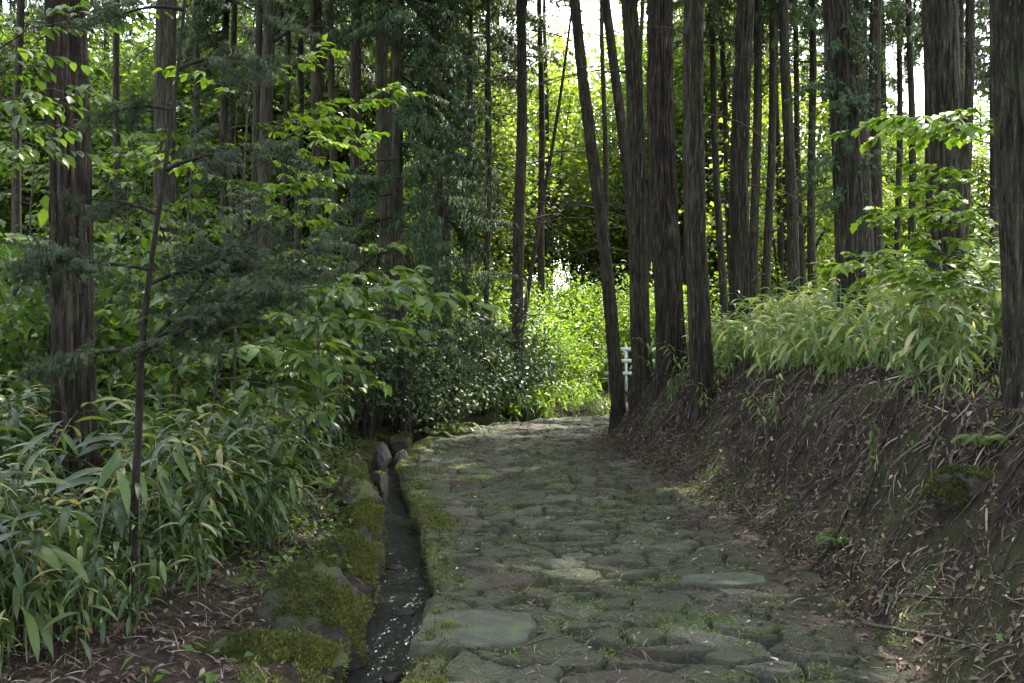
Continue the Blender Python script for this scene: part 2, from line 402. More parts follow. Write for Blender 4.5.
def cl(t):
    tt = t + 8
    c = np.stack([np.interp(tt, TT, CC[:, k]) for k in range(3)], 1)
    n = np.stack([np.interp(tt, TT, CN[:, k]) for k in range(2)], 1); n /= np.linalg.norm(n, axis=1)[:, None]
    return c, n
ts = [-6.]
while ts[-1] < 30: ts.append(ts[-1] + (.09 if ts[-1] < 3 else max(.011, .0028 * ts[-1])))
ts = np.array(ts); c, n = cl(ts)
us = np.concatenate([[0, 0, 0], np.linspace(0, 1, 290)])
edge = .05 * fbm(ts * 2.1, ts * 0, 3, 3) * 2
Xp = c[:, None, 0] + n[:, None, 0] * ((-c[:, 2] + edge)[:, None] * (1 - us) + (c[:, 2] + .45)[:, None] * us)
Yp = c[:, None, 1] + n[:, None, 1] * ((-c[:, 2] + edge)[:, None] * (1 - us) + (c[:, 2] + .45)[:, None] * us)
zz, gap, rnd = [a.reshape(Xp.shape) for a in stones(Xp.ravel(), Yp.ravel())]
sd = us[None] * (2 * c[:, 2] + .45)[:, None]
edge_drop = 1 - ss(0, .05, sd)
zz = zz - .03 * edge_drop - .012 * ss(1.0, 1.4, us[None] * 1.2)
moss = np.clip(ss(.28, .02, sd + .5 * fbm(Xp * 2, Yp * 2, 1, 3)) * (ss(-.25, .15, fbm(Xp * 1.2, Yp * 1.2, 7, 2))), 0, 1) * .9
dirt = np.maximum(ss(.45, -.15, (2 * c[:, 2] + .45)[:, None] * (1 - us[None]) - .45 + .9 * fbm(Xp * 1.4, Yp * 1.4, 5, 4)), .85 * ss(.06, .22, fbm(Xp * 1.9, Yp * 1.9, 15, 5)))
for k, (dz, din) in enumerate([(-.42, .03), (-.20, .05 ), (-.07, .0)]):
    w = .05 * fbm(Xp[:, k] * 5, Yp[:, k] * 5, 2.2 + k, 3)
    zz[:, k] += dz; Xp[:, k] += n[:, 0] * (din + w); Yp[:, k] += n[:, 1] * (din + w); moss[:, k] *= (.15, .4, .8)[k]
kindof(link("stone_path", mesh("stone_path", np.stack([Xp, Yp, zz], 2), grid_faces(*Xp.shape), M['path'],
       dict(gap=gap, rnd=rnd, moss=moss, dirt=dirt), True)), "structure")
# stream: bed-and-water strip and its earthen left bank
tw = np.arange(-4, 17.5, .04); c, n = cl(tw)
uw = np.linspace(-.08, CHW + .1, 30)
Xw = c[:, None, 0] - n[:, None, 0] * (c[:, 2][:, None] + uw); Yw = c[:, None, 1] - n[:, None, 1] * (c[:, 2][:, None] + uw)
Zw = -.165 + .020 * fbm(Xw * 7, Yw * 3.5, 1, 2) + .004 * (Yw - 8)
kindof(link("stream_water", mesh("stream_water", np.stack([Xw, Yw, Zw], 2), grid_faces(*Xw.shape), M['water'], smooth=True)), "structure")
tv = np.arange(-4, 18.5, .03); c, n = cl(tv)
uv = np.concatenate([[CHW + .04, CHW + .03, CHW + .01], np.arange(CHW, 1.6, .03)])
wob = .07 * fbm(tv * 1.7, tv * 0 + 4, 2, 3) * 2
off = c[:, 2][:, None] + uv[None] + wob[:, None] * ss(1.2, .4, uv)[None]
Xv = c[:, None, 0] - n[:, None, 0] * off; Yv = c[:, None, 1] - n[:, None, 1] * off
Zv = verge_z(Xv.ravel(), Yv.ravel(), np.broadcast_to(uv, Xv.shape).ravel()).reshape(Xv.shape)
Zv[:, 0] = -.45; Zv[:, 1] = -.25 + .03 * fbm(tv * 6, tv, 1, 2); Zv[:, 2] -= .08
Zv -= .12 * ss(1.25, 1.6, uv)[None]
kindof(link("stream_bank", mesh("stream_bank", np.stack([Xv, Yv, Zv], 2), grid_faces(*Xv.shape)[:, ::-1], M['soil'], smooth=True)), "structure")

def at(px, d): return (px - 512) / FPX * d
def gpt(x, y): return np.array([x, y, float(surf([x], [y])[0])])

# ------------------------------------------------------------------ trees
def spray(n=9, L=1., w=.06, seed=0, sub=4):
    """irregular flat fan of a conifer: bent axis, side twigs, scale-leaf kites"""
    g = np.random.default_rng(seed); P, D, S = [], [], []
    bend = g.uniform(-.35, .35)
    for i in range(n):
        for sg in (-1, 1):
            if g.random() < .15: continue
            y = L * (.06 + .92 * (i + g.uniform(-.5, .5)) / n); ll = L * .40 * (1 - .6 * i / n) * g.uniform(.35, 1.15)
            a = sg * R(g.uniform(22, 70)); d = np.array([math.sin(a), math.cos(a), g.uniform(-.7, .2)])
            base = np.array([bend * y * y, y, -.2 * y * y])
            for k in range(sub):
                q = base + d * ll * (k / sub) + np.array([0, 0, -.25 * ll * (k / sub) ** 2])
                for s2 in (-1, 1):
                    a2 = a + s2 * R(g.uniform(5, 60))
                    P.append(q); D.append((math.sin(a2), math.cos(a2), g.uniform(-.8, .3))); S.append((w * g.uniform(.6, 1.4), ll * g.uniform(.2, .55), 1))
    P = np.array(P); D = np.array(D); S = np.array(S)
    return inst(KITE, P, frames(D, np.tile((0, 0, 1.), (len(D), 1)) + g.normal(0, .4, (len(D), 3))), S)
SPR = [spray(7, 1., .07, k, 3) for k in range(3)]
SPRD = [spray(9, 1., .016, 10 + k, 9) for k in range(3)]
SPRM = [spray(8, 1., .034, 20 + k, 5) for k in range(3)]
def sprays(T, pos, dirs, sc, g, rough=.25):
    parts = []
    k = g.integers(0, len(T), len(pos))
    up = np.tile((0, 0, 1.), (len(pos), 1)) + g.normal(0, rough, (len(pos), 3))
    Rm = frames(dirs, up)
    for q in range(len(T)):
        m = k == q
        if not m.any(): continue
        V, F = inst(T[q], pos[m], Rm[m], sc[m])
        parts.append((V, F, np.repeat(np.clip(g.normal(.45, .22, m.sum()), 0, 1), len(T[q][0]))))
    return join(parts)
def conifer_crown(z0, z1, r0, r1, nb, seed, T=SPR, droop=.35, per=6, ssz=.85):
    g = np.random.default_rng(seed); P, D, S = [], [], []; tubes = []
    for i in range(nb):
        f = (i + g.random()) / nb; z = z0 + (z1 - z0) * f; rr = (r0 + (r1 - r0) * f) * g.uniform(.6, 1.15)
        a = g.uniform(0, 2 * math.pi); b = np.array([math.cos(a), math.sin(a), 0])
        br = [np.array([0, 0, z]) + b * rr * q + np.array([0, 0, -droop * rr * q * q + .12 * rr * q]) for q in (0.05, .35, .7, 1.)]
        tubes.append(tube(br, [.03 * (.5 + rr / 3), .02, .012, .004], 4, .0))
        for k in range(per):
            q = g.uniform(.25, 1.)
            p = np.array([0, 0, z]) + b * rr * q + np.array([0, 0, -droop * rr * q * q + .12 * rr * q])
            a2 = a + g.normal(0, .8)
            P.append(p); D.append((math.cos(a2), math.sin(a2), g.uniform(-.9, .1))); S.append(ssz * g.uniform(.6, 1.2))
    V, F, A = sprays(T, np.array(P), np.array(D), np.array(S), g)
    return join([(V, F, A)] + tubes)
CROWN = []
for k in range(5):
    V, F, A = conifer_crown(0, 10.5, 1.9, .4, 50, 40 + k, SPRM, ssz=.95, per=4)
    CROWN.append(mesh("cedar_crown", V, F, M['crown'], dict(rnd=A)))
LOWCROWN = []
for k in range(3):
    V, F, A = conifer_crown(0, 7.5, 1.3, .35, 44, 60 + k, SPRM, .75, 7, .6)
    LOWCROWN.append(mesh("cypress_crown", V, F, M['needle'], dict(rnd=A)))
def trunk_mesh(r, h, lean, fine, seed, flare=.45, matname='cedar', bow=0.):
    g = np.random.default_rng(seed)
    seg = 88 if fine == 2 else 36 if fine == 1 else 12
    zs = np.concatenate([np.linspace(-.3, 1, 26), np.linspace(1.05, 6, 80), np.linspace(6.3, h, 24)]) if fine == 2 else \
         np.concatenate([np.linspace(-.3, 1, 10), np.linspace(1.3, h, 40)]) if fine == 1 else np.concatenate([[-.3, .1, .5], np.linspace(1.2, h, 14)])
    th = np.arange(seg) * 2 * math.pi / seg
    Zz, Th = np.meshgrid(zs, th, indexing='ij')
    rad = r * (1.06 - .86 * np.clip(Zz, 0, h) / h * (.55 + .45 * np.clip(Zz, 0, h) / h))
    rad = rad * (1 + flare * np.exp(-np.clip(Zz, 0, 9) / .28) * (1 + .5 * np.sin(Th * 3 + seed) + .25 * np.sin(Th * 5 + 2 * seed)))
    cx, sx = np.cos(Th), np.sin(Th)
    if fine:
        k = 1 / max(r, .08)
        n = fbm(cx * 3.2 + seed, sx * 3.2, Zz * .55 + seed, 3); rid = np.abs(fbm(cx * r * 34 + 5, sx * r * 34 + seed, Zz * 1.5, 3))
        rad = rad + .10 * r * n - (.085 if fine == 2 else .03) * np.clip(.13 - rid, 0, .13) / .13 * min(1, r / .2) * .6 + .012 * fbm(cx * r * 70, sx * r * 70 + seed, Zz * 5, 2) * min(1, r / .2)
    ox = lean[0] * Zz + bow * np.sin(np.clip(Zz, 0, 9) / 9 * math.pi); oy = lean[1] * Zz
    wob = .03 * np.sin(zs * .9 + seed)[:, None]
    V = np.stack([rad * cx + ox + wob, rad * sx + oy, Zz], 2)
    nr = len(zs); i = np.arange(nr - 1)[:, None] * seg; j = np.arange(seg)[None]; kk = (j + 1) % seg
    F = np.stack([i + j, i + kk, i + seg + kk, i + seg + j], 2).reshape(-1, 4)
    return mesh("trunk", V, F, M[matname], smooth=True)
def dead_branch(p, a, L, r, sag, g, up=.15):
    P = wander(p, (math.cos(a), math.sin(a), up), L, 8, .3, sag, g)
    parts = [tube(P, np.linspace(r, r * .25, len(P)), 5)]
    for k in range(g.integers(1, 4)):
        i = g.integers(2, 8); a2 = a + g.choice((-1, 1)) * g.uniform(.4, .9)
        Q = wander(P[i], (math.cos(a2), math.sin(a2), g.uniform(-.3, .2)), L * g.uniform(.2, .4), 5, .3, sag, g)
        parts.append(tube(Q, np.linspace(r * .45, r * .12, len(Q)), 4))
    V, F, A = join(parts); return V, F
def cedar(label, xt, xb, yb, w, d, fine=0, h=19, crown=9.5, cs=1., branches=0, side=None, brange=(2.5, 7.5), bl=1.1, bark='cedar', flare=.45, group=None, seed=None, low=None, bow=0.):
    seed = seed if seed is not None else int(xt * 7 + xb) % 9973
    g = np.random.default_rng(seed)
    x = at(xb, d); b = gpt(x, d); b[2] -= .08
    lean = ((xt - xb) / max(yb, 1), 0.)
    r = w / FPX * d / 2
    t = thing("cedar_tree", label, "tree", b, 0, group)
    link("trunk", trunk_mesh(r, h, lean, fine, seed % 50, flare, bark, bow), t)
    if crown:
        c = link("crown", CROWN[seed % 5], t, (lean[0] * crown, 0, crown)); c.rotation_euler = (0, 0, g.uniform(0, 6.28)); c.scale = (cs, cs, (h - crown) / 10.0)
    if low:
        c = link("lower_crown", LOWCROWN[seed % 3], t, (lean[0] * low[0], 0, low[0])); c.rotation_euler = (0, 0, g.uniform(0, 6.28)); c.scale = (low[2], low[2], low[1] / 7.5)
    for k in range(branches):
        z = g.uniform(*brange); a = g.uniform(0, 6.28) if side is None else side + g.normal(0, .7)
        V, F = dead_branch((lean[0] * z + bow * math.sin(z / 9 * math.pi), 0, z), a, bl * g.uniform(.6, 1.4), .011 + .006 * g.random(), g.uniform(.2, .9), g)
        link("dead_branch", mesh("dead_branch", V, F, M['twig']), t)
    return t
PI = math.pi
# right-hand bank
cedar("thickest cedar, cut by the picture edge, roots gripping the top of the bare bank", 1036, 1050, 400, 80, 6., 2, 20, 10, branches=1, bark='cedar', flare=.35)
cedar("stout cedar half hidden by the bright maple leaves beside the thickest cedar", 938, 946, 330, 35, 10, 2, 20, 10, branches=2, flare=.3)
cedar("stout leaning cedar with green sprays clinging to its bark, above the bamboo grass", 838, 858, 300, 28, 10.5, 2, 20, 10, branches=3, flare=.3, bark='cedar')
cedar("grey cedar close behind the stout leaning cedar with clinging sprays", 862, 867, 290, 16, 15, 1, 19, 9, branches=3)
cedar("pale slim cedar second behind the stout leaning cedar", 876, 874, 285, 13, 17.5, 1, 19, 9, branches=3)
cedar("straight cedar on the slope standing free between the cluster and the slim trunks", 744, 738, 315, 19, 14, 2, 19, 9, branches=4)
cedar("dark upright cedar nearest the path edge beside the cluster of cedars", 694, 700, 415, 22, 12, 2, 19, 9.5, branches=3, flare=.3)
cedar("broad cedar with deeply ridged bark in the middle of the cluster by the bend", 660, 669, 395, 28, 13.5, 2, 20, 9.5, branches=2, flare=.35, bark='cedar_red')
cedar("cedar pressed against the broad ridged cedar on its path side", 629, 645, 395, 19, 14.5, 2, 19, 9.5, branches=5, side=PI)
cedar("slim cedar half hidden behind the cluster, with dead curved branches toward the path", 611, 652, 390, 11, 17, 1, 19, 9, branches=14, side=PI, brange=(2.5, 8.2), bl=1.6)
cedar("slender leaning cedar rooted at the path edge where the path bends", 578, 622, 415, 13.5, 16, 2, 18, 9., 1.3, branches=10, side=PI * .8, brange=(3.2, 7.5), bl=1.5, flare=.5)
cedar("dark cedar standing alone beyond the bend among the shrubs", 521, 518, 358, 12, 20, 1, 19, 8.5, 1.4, branches=18, brange=(2., 9), bl=1.9)
cedar("thin slanting dead trunk beside the lone cedar beyond the bend", 570, 512, 380, 5, 22, 0, 11, 0, branches=4)
slim = [("thin cedar with pale edge, first past the dark upright cedar", 715, 728, 8, 22), ("thin cedar just behind the first thin pale one", 724, 737, 7, 25),
 ("thin cedar touching the free standing cedar on its far side", 756, 753, 10, 20), ("thin cedar tilting toward the free standing cedar", 771, 763, 9, 20),
 ("very thin cedar between two tilting thin cedars", 777, 782, 7, 25), ("slim dark cedar in the middle of the slim row", 788, 796, 12, 18),
 ("very thin cedar leaning beside the slim dark cedar of the row", 797, 806, 7, 24), ("straight thin cedar last in the row before the stout leaning cedar", 812, 813, 9, 22),
 ("thin cedar in the gap between the two stout cedars, nearer the leaning one", 899, 898, 7, 24), ("thin cedar in the gap, touching the stout cedar behind maple leaves", 911, 914, 8, 21),
 ("thin pale cedar just past the stout cedar with maple leaves before it", 968, 963, 10, 16), ("thin cedar peeping beside the thickest cedar", 994, 990, 8, 20)]
for i, (lb, xt, xb, w, d) in enumerate(slim):
    cedar(lb, xt, xb, 290, w, d, 1 if w > 9 else 0, 18, (8, 9, 8.5)[i % 3], .9, 5, seed=200 + i)
# left-hand wood
cedar("big dark cedar with reddish fissured bark standing in the bamboo grass", 62, 83, 510, 41, 7.1, 2, 20, 9, branches=4, bark='cedar_red', flare=.2)
left = [("dark cedar behind the sapling, its foot hidden by leaves", 167, 160, 23, 13), ("cedar straight above the feathery cypress sapling", 268, 263, 14, 16),
 ("thin cedar beside the cedar above the cypress sapling", 300, 298, 8, 24), ("cedar behind the first bright green leaf spray", 314, 318, 11, 18),
 ("very thin cedar over the bright green leaf spray", 333, 330, 7, 25), ("thin straight cedar before the drooping foliage", 359, 356, 9, 20),
 ("cedar at the near edge of the drooping foliage", 383, 388, 14, 17), ("thin cedar at the far edge of the drooping foliage", 427, 424, 8, 24),
 ("slim cedar behind the drooping foliage with sky beside it", 450, 446, 10, 22), ("very thin cedar short of the lone cedar beyond the bend", 470, 468, 8, 26),
 ("thin bare cedar next to the lone cedar beyond the bend", 489, 486, 7, 26), ("thin cedar deep in the wood between the big dark cedar and the dark one", 118, 114, 8, 22),
 ("thin cedar deep in the wood past the dark cedar", 226, 222, 9, 20), ("thin cedar deep in the wood outside the big dark cedar", 20, 14, 9, 19)]
for i, (lb, xt, xb, w, d) in enumerate(left):
    cedar(lb, xt, xb, 360, w, d, 1 if w > 10 else 0, 18, (7.4, 8.6)[i % 2], .95, 6, seed=300 + i, low=(2.2 + (i % 3), 6, .9) if i in (8, 12) else None)
cedar("young cypress with dark foliage drooping down its whole trunk", 396, 404, 350, 11, 15, 1, 12, 0, low=(2.0, 7.5, 1.15), seed=333)
cedar("young cypress with drooping foliage behind the darker drooping one", 436, 446, 350, 9, 18, 1, 11, 0, low=(1.6, 8, .95), seed=334)
g = np.random.default_rng(5)
for i in range(40):
    d = g.uniform(26, 42); px = g.uniform(0, 1024)
    cedar("far slender cedar trunk lost among the other far trunks", px + g.normal(0, 6), px, 330, g.uniform(4, 8), d, 0, g.uniform(17, 21), 0 if 520 < px < 760 else g.uniform(7, 10), .9, 2, seed=400 + i, brange=(3, 9), bl=1.3, group="far slender cedars")
# unseen cedars added beside and behind the viewpoint to shade it from overhead
for i, (x, y) in enumerate([(7.5, 5), (9, 11), (12, 16), (6.5, -1), (-7, 4), (-10, 11), (-4, -3), (3, -4), (-1, -8), (8, -7), (-9, -4), (-5.5, .5), (-1.5, -4), (5.5, 2.5), (-7, -8)]):
    gd = gpt(x, y); t = thing("cedar_tree", "cedar just outside the view whose crown shades the path", "tree", gd, i, "cedars around the viewpoint")
    link("trunk", trunk_mesh(.22, 19, (0, 0), 0, i), t); cr = link("crown", CROWN[i % 5], t, (0, 0, 8.5)); cr.scale = (1.5, 1.5, 1.05)

# ------------------------------------------------------------------ broadleaf things
def leafcloud(n, centres, spread, T, size, g, flat=.6, jit=.25):
    k = g.integers(0, len(centres), n)
    pos = centres[k] + g.normal(0, 1, (n, 3)) * spread[k][:, None] * np.array([1, 1, .6])
    a = g.uniform(0, 2 * PI, n)
    D = np.stack([np.cos(a), np.sin(a), g.normal(-.25, .35, n)], 1)
    up = np.stack([g.normal(0, flat, n), g.normal(0, flat, n), np.ones(n)], 1)
    V, F = inst(T, pos, frames(D, up), size * g.uniform(1 - jit * 2, 1 + jit, n))
    tone = np.clip(.45 + .25 * (g.random(len(centres))[k] - .5) * 2 + g.normal(0, .16, n), 0, 1)
    return V, F, np.repeat(tone, len(T[0]))
def shrub_meshes(seed, rx, rz, n, T, size, mat, nc=22):
    g = np.random.default_rng(seed)
    d = g.normal(0, 1, (nc, 3)); d /= np.linalg.norm(d, axis=1)[:, None]; d[:, 2] = np.abs(d[:, 2]) * 1.1 - .1
    c = d * np.array([rx, rx, rz]) * g.uniform(.45, 1.0, (nc, 1)) + np.array([0, 0, rz * .35])
    c[:, 2] = np.maximum(c[:, 2], .15)
    V, F, A = leafcloud(n, c, np.full(nc, rx * .24) * g.uniform(.6, 1.3, nc), T, size, g)
    st = [tube(np.array([(0, 0, -.1), q * np.array([.3, .3, .5]), q]), [.016, .01, .004], 4) for q in c]
    SV, SF, SA = join(st)
    return mesh("leaf_crown", V, F, mat, dict(rnd=A)), mesh("stem", SV, SF, M['twig'])
def place(kind, meshes, label, cat, x, y, sc, rz, group, names=("leaf_crown", "stem"), dz=0.):
    b = gpt(x, y); b[2] += dz
    t = thing(kind, label, cat, b, rz, group, sc)
    for nm, me in zip(names, meshes): link(nm, me, t)
    return t
BUSH = [shrub_meshes(70 + k, .95, 1.25, 2100, LOWLEAF, .105, M['broad'], 26) for k in range(3)]
DARK = [shrub_meshes(80 + k, .85, 1.15, 2600, LOWLEAF, .075, M['darkleaf'], 26) for k in range(2)]
LITE = [shrub_meshes(90 + k, 1.1, 1.35, 2600, LOWLEAF, .10, M['bright'], 26) for k in range(2)]
g = np.random.default_rng(21)
# understorey on the left
for i in range(34):
    d = g.uniform(9.2, 21); px = g.uniform(-40, 400)
    x = at(px, d)
    if lateral([x], [d])[0][0] > -3.0: x -= 1.6
    place("shrub", BUSH[i % 3], "leafy green shrub in the understorey behind the bamboo grass", "shrub", x, d, g.uniform(.8, 1.6), g.uniform(0, 6), "understorey shrubs of the shaded wood")
dk = [(395, 15.2, "dark glossy shrub under the drooping cypress"), (425, 15.8, "dark glossy shrub in the middle of the bank beyond the stream"), (455, 17.2, "dark glossy shrub on the outside of the bend"),
      (485, 18.6, "dark glossy shrub at the foot of the lone cedar's near side"), (365, 14.2, "dark glossy shrub next to the broad leaf sapling"), (510, 20.3, "dark glossy shrub right under the lone cedar beyond the bend")]
for i, (px, d, lb) in enumerate(dk):
    x = at(px, d); s, t_, w = lateral([x], [d])
    if -s[0] - w[0] < .95: d += .95 + s[0] + w[0]
    place("shrub", DARK[i % 2], lb, "shrub", at(px, d), d, 1.1 + .18 * (i % 3), i * 1.3, None)
for i in range(16):
    d = g.uniform(22.5, 30); px = g.uniform(470, 700)
    place("shrub", LITE[i % 2], "sunlit yellow-green shrub beyond the bend of the path", "shrub", at(px, d), d, g.uniform(.8, 1.5), g.uniform(0, 6), "sunlit shrubs beyond the bend")
for i in range(10):
    d = g.uniform(15, 26); px = g.uniform(720, 1010)
    place("shrub", LITE[i % 2], "bright leafy shrub among the bamboo grass under the slim cedars", "shrub", at(px, d), d, g.uniform(.6, 1.), g.uniform(0, 6), "bright shrubs under the slim cedars")
# far broadleaf trees
FT = []
for k in range(4):
    gg = np.random.default_rng(120 + k); nc = 48
    c = gg.normal(0, 1, (nc, 3)); c /= np.linalg.norm(c, axis=1)[:, None]; c = c * gg.uniform(.5, 1, (nc, 1)) * np.array([2.6, 2.6, 4.2]) + np.array([0, 0, 5.2])
    V, F, A = leafcloud(8000, c, gg.uniform(.4, .8, nc), KITE, .155, gg, .7)
    br = [tube(np.array([(0, 0, 1 + gg.uniform(0, 3)), q * .5 + np.array([0, 0, 1.2]), q]), [.06, .03, .01], 5) for q in c[::3]]
    TV, TF, TA = join([tube(np.array([(0, 0, -.3), (.05, 0, 2), (0, .1, 5), (0, 0, 8)]), [.16, .13, .09, .03], 8)] + br)
    FT.append((mesh("crown", V, F, M['farleaf'] if k % 2 else M['midleaf'], dict(rnd=A)), mesh("trunk", TV, TF, M['cedar'])))
for i in range(50):
    d = g.uniform(24, 46); px = g.uniform(-40, 640) if i < 31 else g.uniform(620, 1060)
    if 470 < px < 760 and d < 38: d += 14
    sc = g.uniform(.8, 1.35) if px < 560 else g.uniform(.6, .95)
    if px < 600 and d < 30: sc *= .8
    place("broadleaf_tree", FT[i % 4 if px > 330 else i % 2 * 2], "leafy broadleaf tree filling the gaps between the far cedars", "tree", at(px, d), d, sc, g.uniform(0, 6), "broadleaf trees deep in the wood", ("crown", "trunk"))
for i in range(9):
    d = g.uniform(40, 52); px = (640, 690, 655, 675, 610, 712, 725, 740, 980)[i]
    place("broadleaf_tree", FT[i % 4], "leafy broadleaf tree filling the gaps between the far cedars", "tree", at(px, d), d, g.uniform(1.3, 1.6), g.uniform(0, 6), "broadleaf trees deep in the wood", ("crown", "trunk"))
for i in range(12):
    d = g.uniform(29, 40); px = g.uniform(-40, 360)
    place("broadleaf_tree", FT[i % 2 * 2], "leafy broadleaf tree filling the gaps between the far cedars", "tree", at(px, d), d, g.uniform(.9, 1.4), g.uniform(0, 6), "broadleaf trees deep in the wood", ("crown", "trunk"))
for i in range(12):
    px = 232 + i * 25 + g.uniform(-8, 8)
    cedar("thin dark cedar among its like in the shaded wood past the feathery cypress", px + g.normal(0, 5), px, 340, g.uniform(5, 9), g.uniform(17, 25), 0, 18, 9.5, .7, 6, brange=(2, 9), bl=1.2, seed=700 + i, group="thin cedars in the shaded wood")
# far-off wood
gg = np.random.default_rng(9); n = 60000
a = gg.uniform(-.75, .75, n); d = gg.uniform(50, 66, n); x, y = np.sin(a) * d, np.cos(a) * d
hmax = np.interp(a, [-.75, -.1, .08, .2, .75], [21, 20, 13, 9.5, 9.5]) * (.75 + .9 * (vn(a * 22, d * .05, 2) - .3))
z = -2 + hmax * gg.random(n) ** .8
keep = vn(x * .35, y * .35, z * .35) > np.where(x < -2, .2, .45)
pos = np.stack([x, y, z], 1)[keep]; m_ = len(pos); a2 = gg.uniform(0, 6.28, m_)
V, F = inst(KITE, pos, frames(np.stack([np.cos(a2), np.sin(a2), gg.normal(-.2, .3, m_)], 1), np.stack([gg.normal(0, .7, m_), gg.normal(0, .7, m_), np.ones(m_)], 1)), gg.uniform(.45, .95, m_))
tone = np.clip(vn(pos[:, 0] * .3, pos[:, 1] * .3, pos[:, 2] * .3) * .8 + gg.normal(0, .15, m_), 0, 1)
kindof(link("far_woods", mesh("far_woods", V, F, M['farleaf'], dict(rnd=np.repeat(tone, 4)))), "stuff")

tr = [o for o in COL.objects if o.get("label", "").startswith("cedar straight above the feathery")][0]; b0 = np.array(tr.location)
def W(px, py, d): return np.array([at(px, d), d, CAM_H - (py - 341.5) / FPX * d])
pts = np.array([W(268, 45, 16), W(290, 30, 15.9), W(322, 26, 15.8), W(350, 40, 15.7), W(368, 72, 15.6)]) - b0; q = np.linspace(0, 4, 17)
V, F, A = tube(np.stack([np.interp(q, range(5), pts[:, k]) for k in range(3)], 1), np.linspace(.035, .012, 17), 6); link("dead_branch", mesh("dead_branch", V, F, M['darktwig'], smooth=True), tr)
# leafy saplings and boughs
def sapling(name, label, base, stem, boughs, T, size, mat, twigmat='twig', nl=26, cat="sapling", r0=.014, fl=.25, seed=1):
    """stem: world points; boughs: (start, end, droop) world points -> horizontal layered sprays of leaves"""
    g = np.random.default_rng(seed); base = np.array(base, float)
    t = thing(name, label, cat, base)
    P = np.array(stem, float) - base
    V, F, A = tube(P, np.linspace(r0, r0 * .4, len(P)), 8); link("stem", mesh("stem", V, F, M[twigmat], smooth=True), t)
    for st, en, dr in boughs:
        st = np.array(st, float) - base; en = np.array(en, float) - base
        n = 9; q = np.linspace(0, 1, n)[:, None]
        B = st + (en - st) * q + np.array([0, 0, 1.]) * (dr * (q - q * q) * 4) + g.normal(0, .012, (n, 3))
        L = np.linalg.norm(en - st); d0 = (en - st) / L
        parts = [tube(B, np.linspace(r0 * .5, .0018, n), 5)]
        pos, D = [], []
        sidev = np.cross(d0, (0, 0, 1.)); sidev /= np.linalg.norm(sidev)
        ntw = max(4, int(L / .11))
        for i in range(ntw):
            f = .18 + .82 * (i + g.random()) / ntw; o = B[min(int(f * (n - 1)), n - 2)]; o = o + (B[min(int(f * (n - 1)) + 1, n - 1)] - o) * ((f * (n - 1)) % 1)
            sg = 1 if i % 2 else -1; tl = L * g.uniform(.22, .45) * (1.15 - .6 * f)
            td = d0 * .8 + sidev * sg * g.uniform(.5, 1.) + np.array([0, 0, g.normal(-.05, .12)])
            Q = wander(o, td, tl, 5, .18, .2, g); parts.append(tube(Q, np.linspace(.0026, .001, 6), 4))
            for k in range(max(3, int(nl * tl / .6))):
                u = g.uniform(.1, 1.); i0 = min(int(u * 5), 4); p = Q[i0] + (Q[i0 + 1] - Q[i0]) * (u * 5 - i0)
                tdir = Q[i0 + 1] - Q[i0]; tdir = tdir / np.linalg.norm(tdir); s2 = np.cross(tdir, (0, 0, 1.))
                pos.append(p); D.append(tdir * g.uniform(.3, 1) + s2 * g.choice((-1, 1)) * g.uniform(.4, 1) + np.array([0, 0, g.normal(-.18, .18)]))
        pos, D = np.array(pos), np.array(D)
        up = np.stack([g.normal(0, fl, len(pos)), g.normal(0, fl, len(pos)), np.ones(len(pos))], 1)
        LV, LF = inst(T, pos, frames(D, up), size * g.uniform(.55, 1.2, len(pos)))
        V, F, A = join(parts)
        bo = link("bough", mesh("bough", V, F, M[twigmat]), t)
        link("leaf_crown", mesh("leaf_crown", LV, LF, mat, dict(rnd=np.repeat(np.clip(g.normal(.55, .22, len(pos)), 0, 1), len(T[0])))), bo)
    return t
def W(px, py, d): return np.array([at(px, d), d, CAM_H - (py - 341.5) / FPX * d])
MAPLE = leaf(1, .72, [.1, .95, .7, .9, .45, .04], .45, .2)
b = gpt(at(1012, 7.6), 7.6)
sapling("maple_sapling", "young maple whose bright green boughs spread before the stout cedar", b, [b, W(1014, 330, 7.6), W(1008, 250, 7.6), W(1003, 120, 7.6), W(1000, -20, 7.6)],
  [(W(1005, 128, 7.6), W(872, 130, 7.3), .05), (W(1004, 150, 7.6), W(880, 122, 8.2), .04), (W(1006, 215, 7.6), W(868, 212, 7.5), .04), (W(1006, 190, 7.6), W(910, 165, 8.3), .05),
   (W(1010, 300, 7.6), W(900, 232, 7.2), .07), (W(1010, 292, 7.6), W(838, 262, 7.3), .03), (W(1008, 265, 7.6), W(930, 195, 7.0), .04), (W(1005, 140, 7.6), W(905, 118, 6.8), .05), (W(1010, 295, 7.6), W(870, 258, 8.), .05), (W(1006, 215, 7.6), W(900, 188, 7.9), .05)], MAPLE, .088, M['bright'], nl=40, seed=3)
b = gpt(at(232, 9.2), 9.2)
sapling("broadleaf_sapling", "slim broadleaf sapling with sunlit yellow-green boughs high above the cypress", b, [b, W(236, 300, 9.2), W(244, 180, 9.2), W(250, 60, 9.2), W(262, -60, 9.2)],
  [(W(246, 160, 9.2), W(402, 88, 9.0), .06), (W(246, 170, 9.2), W(372, 135, 8.6), .05), (W(244, 200, 9.2), W(330, 170, 8.4), .04), (W(246, 150, 9.2), W(340, 100, 9.6), .04),
   (W(242, 235, 9.2), W(330, 205, 8.6), .05), (W(244, 190, 9.2), W(150, 150, 9.0), .05), (W(248, 100, 9.2), W(170, 70, 8.8), .06), (W(248, 90, 9.2), W(330, 50, 9.2), .05)], OVATE, .10, M['bright'], nl=24, seed=4)
b = gpt(at(205, 7.6), 7.6)
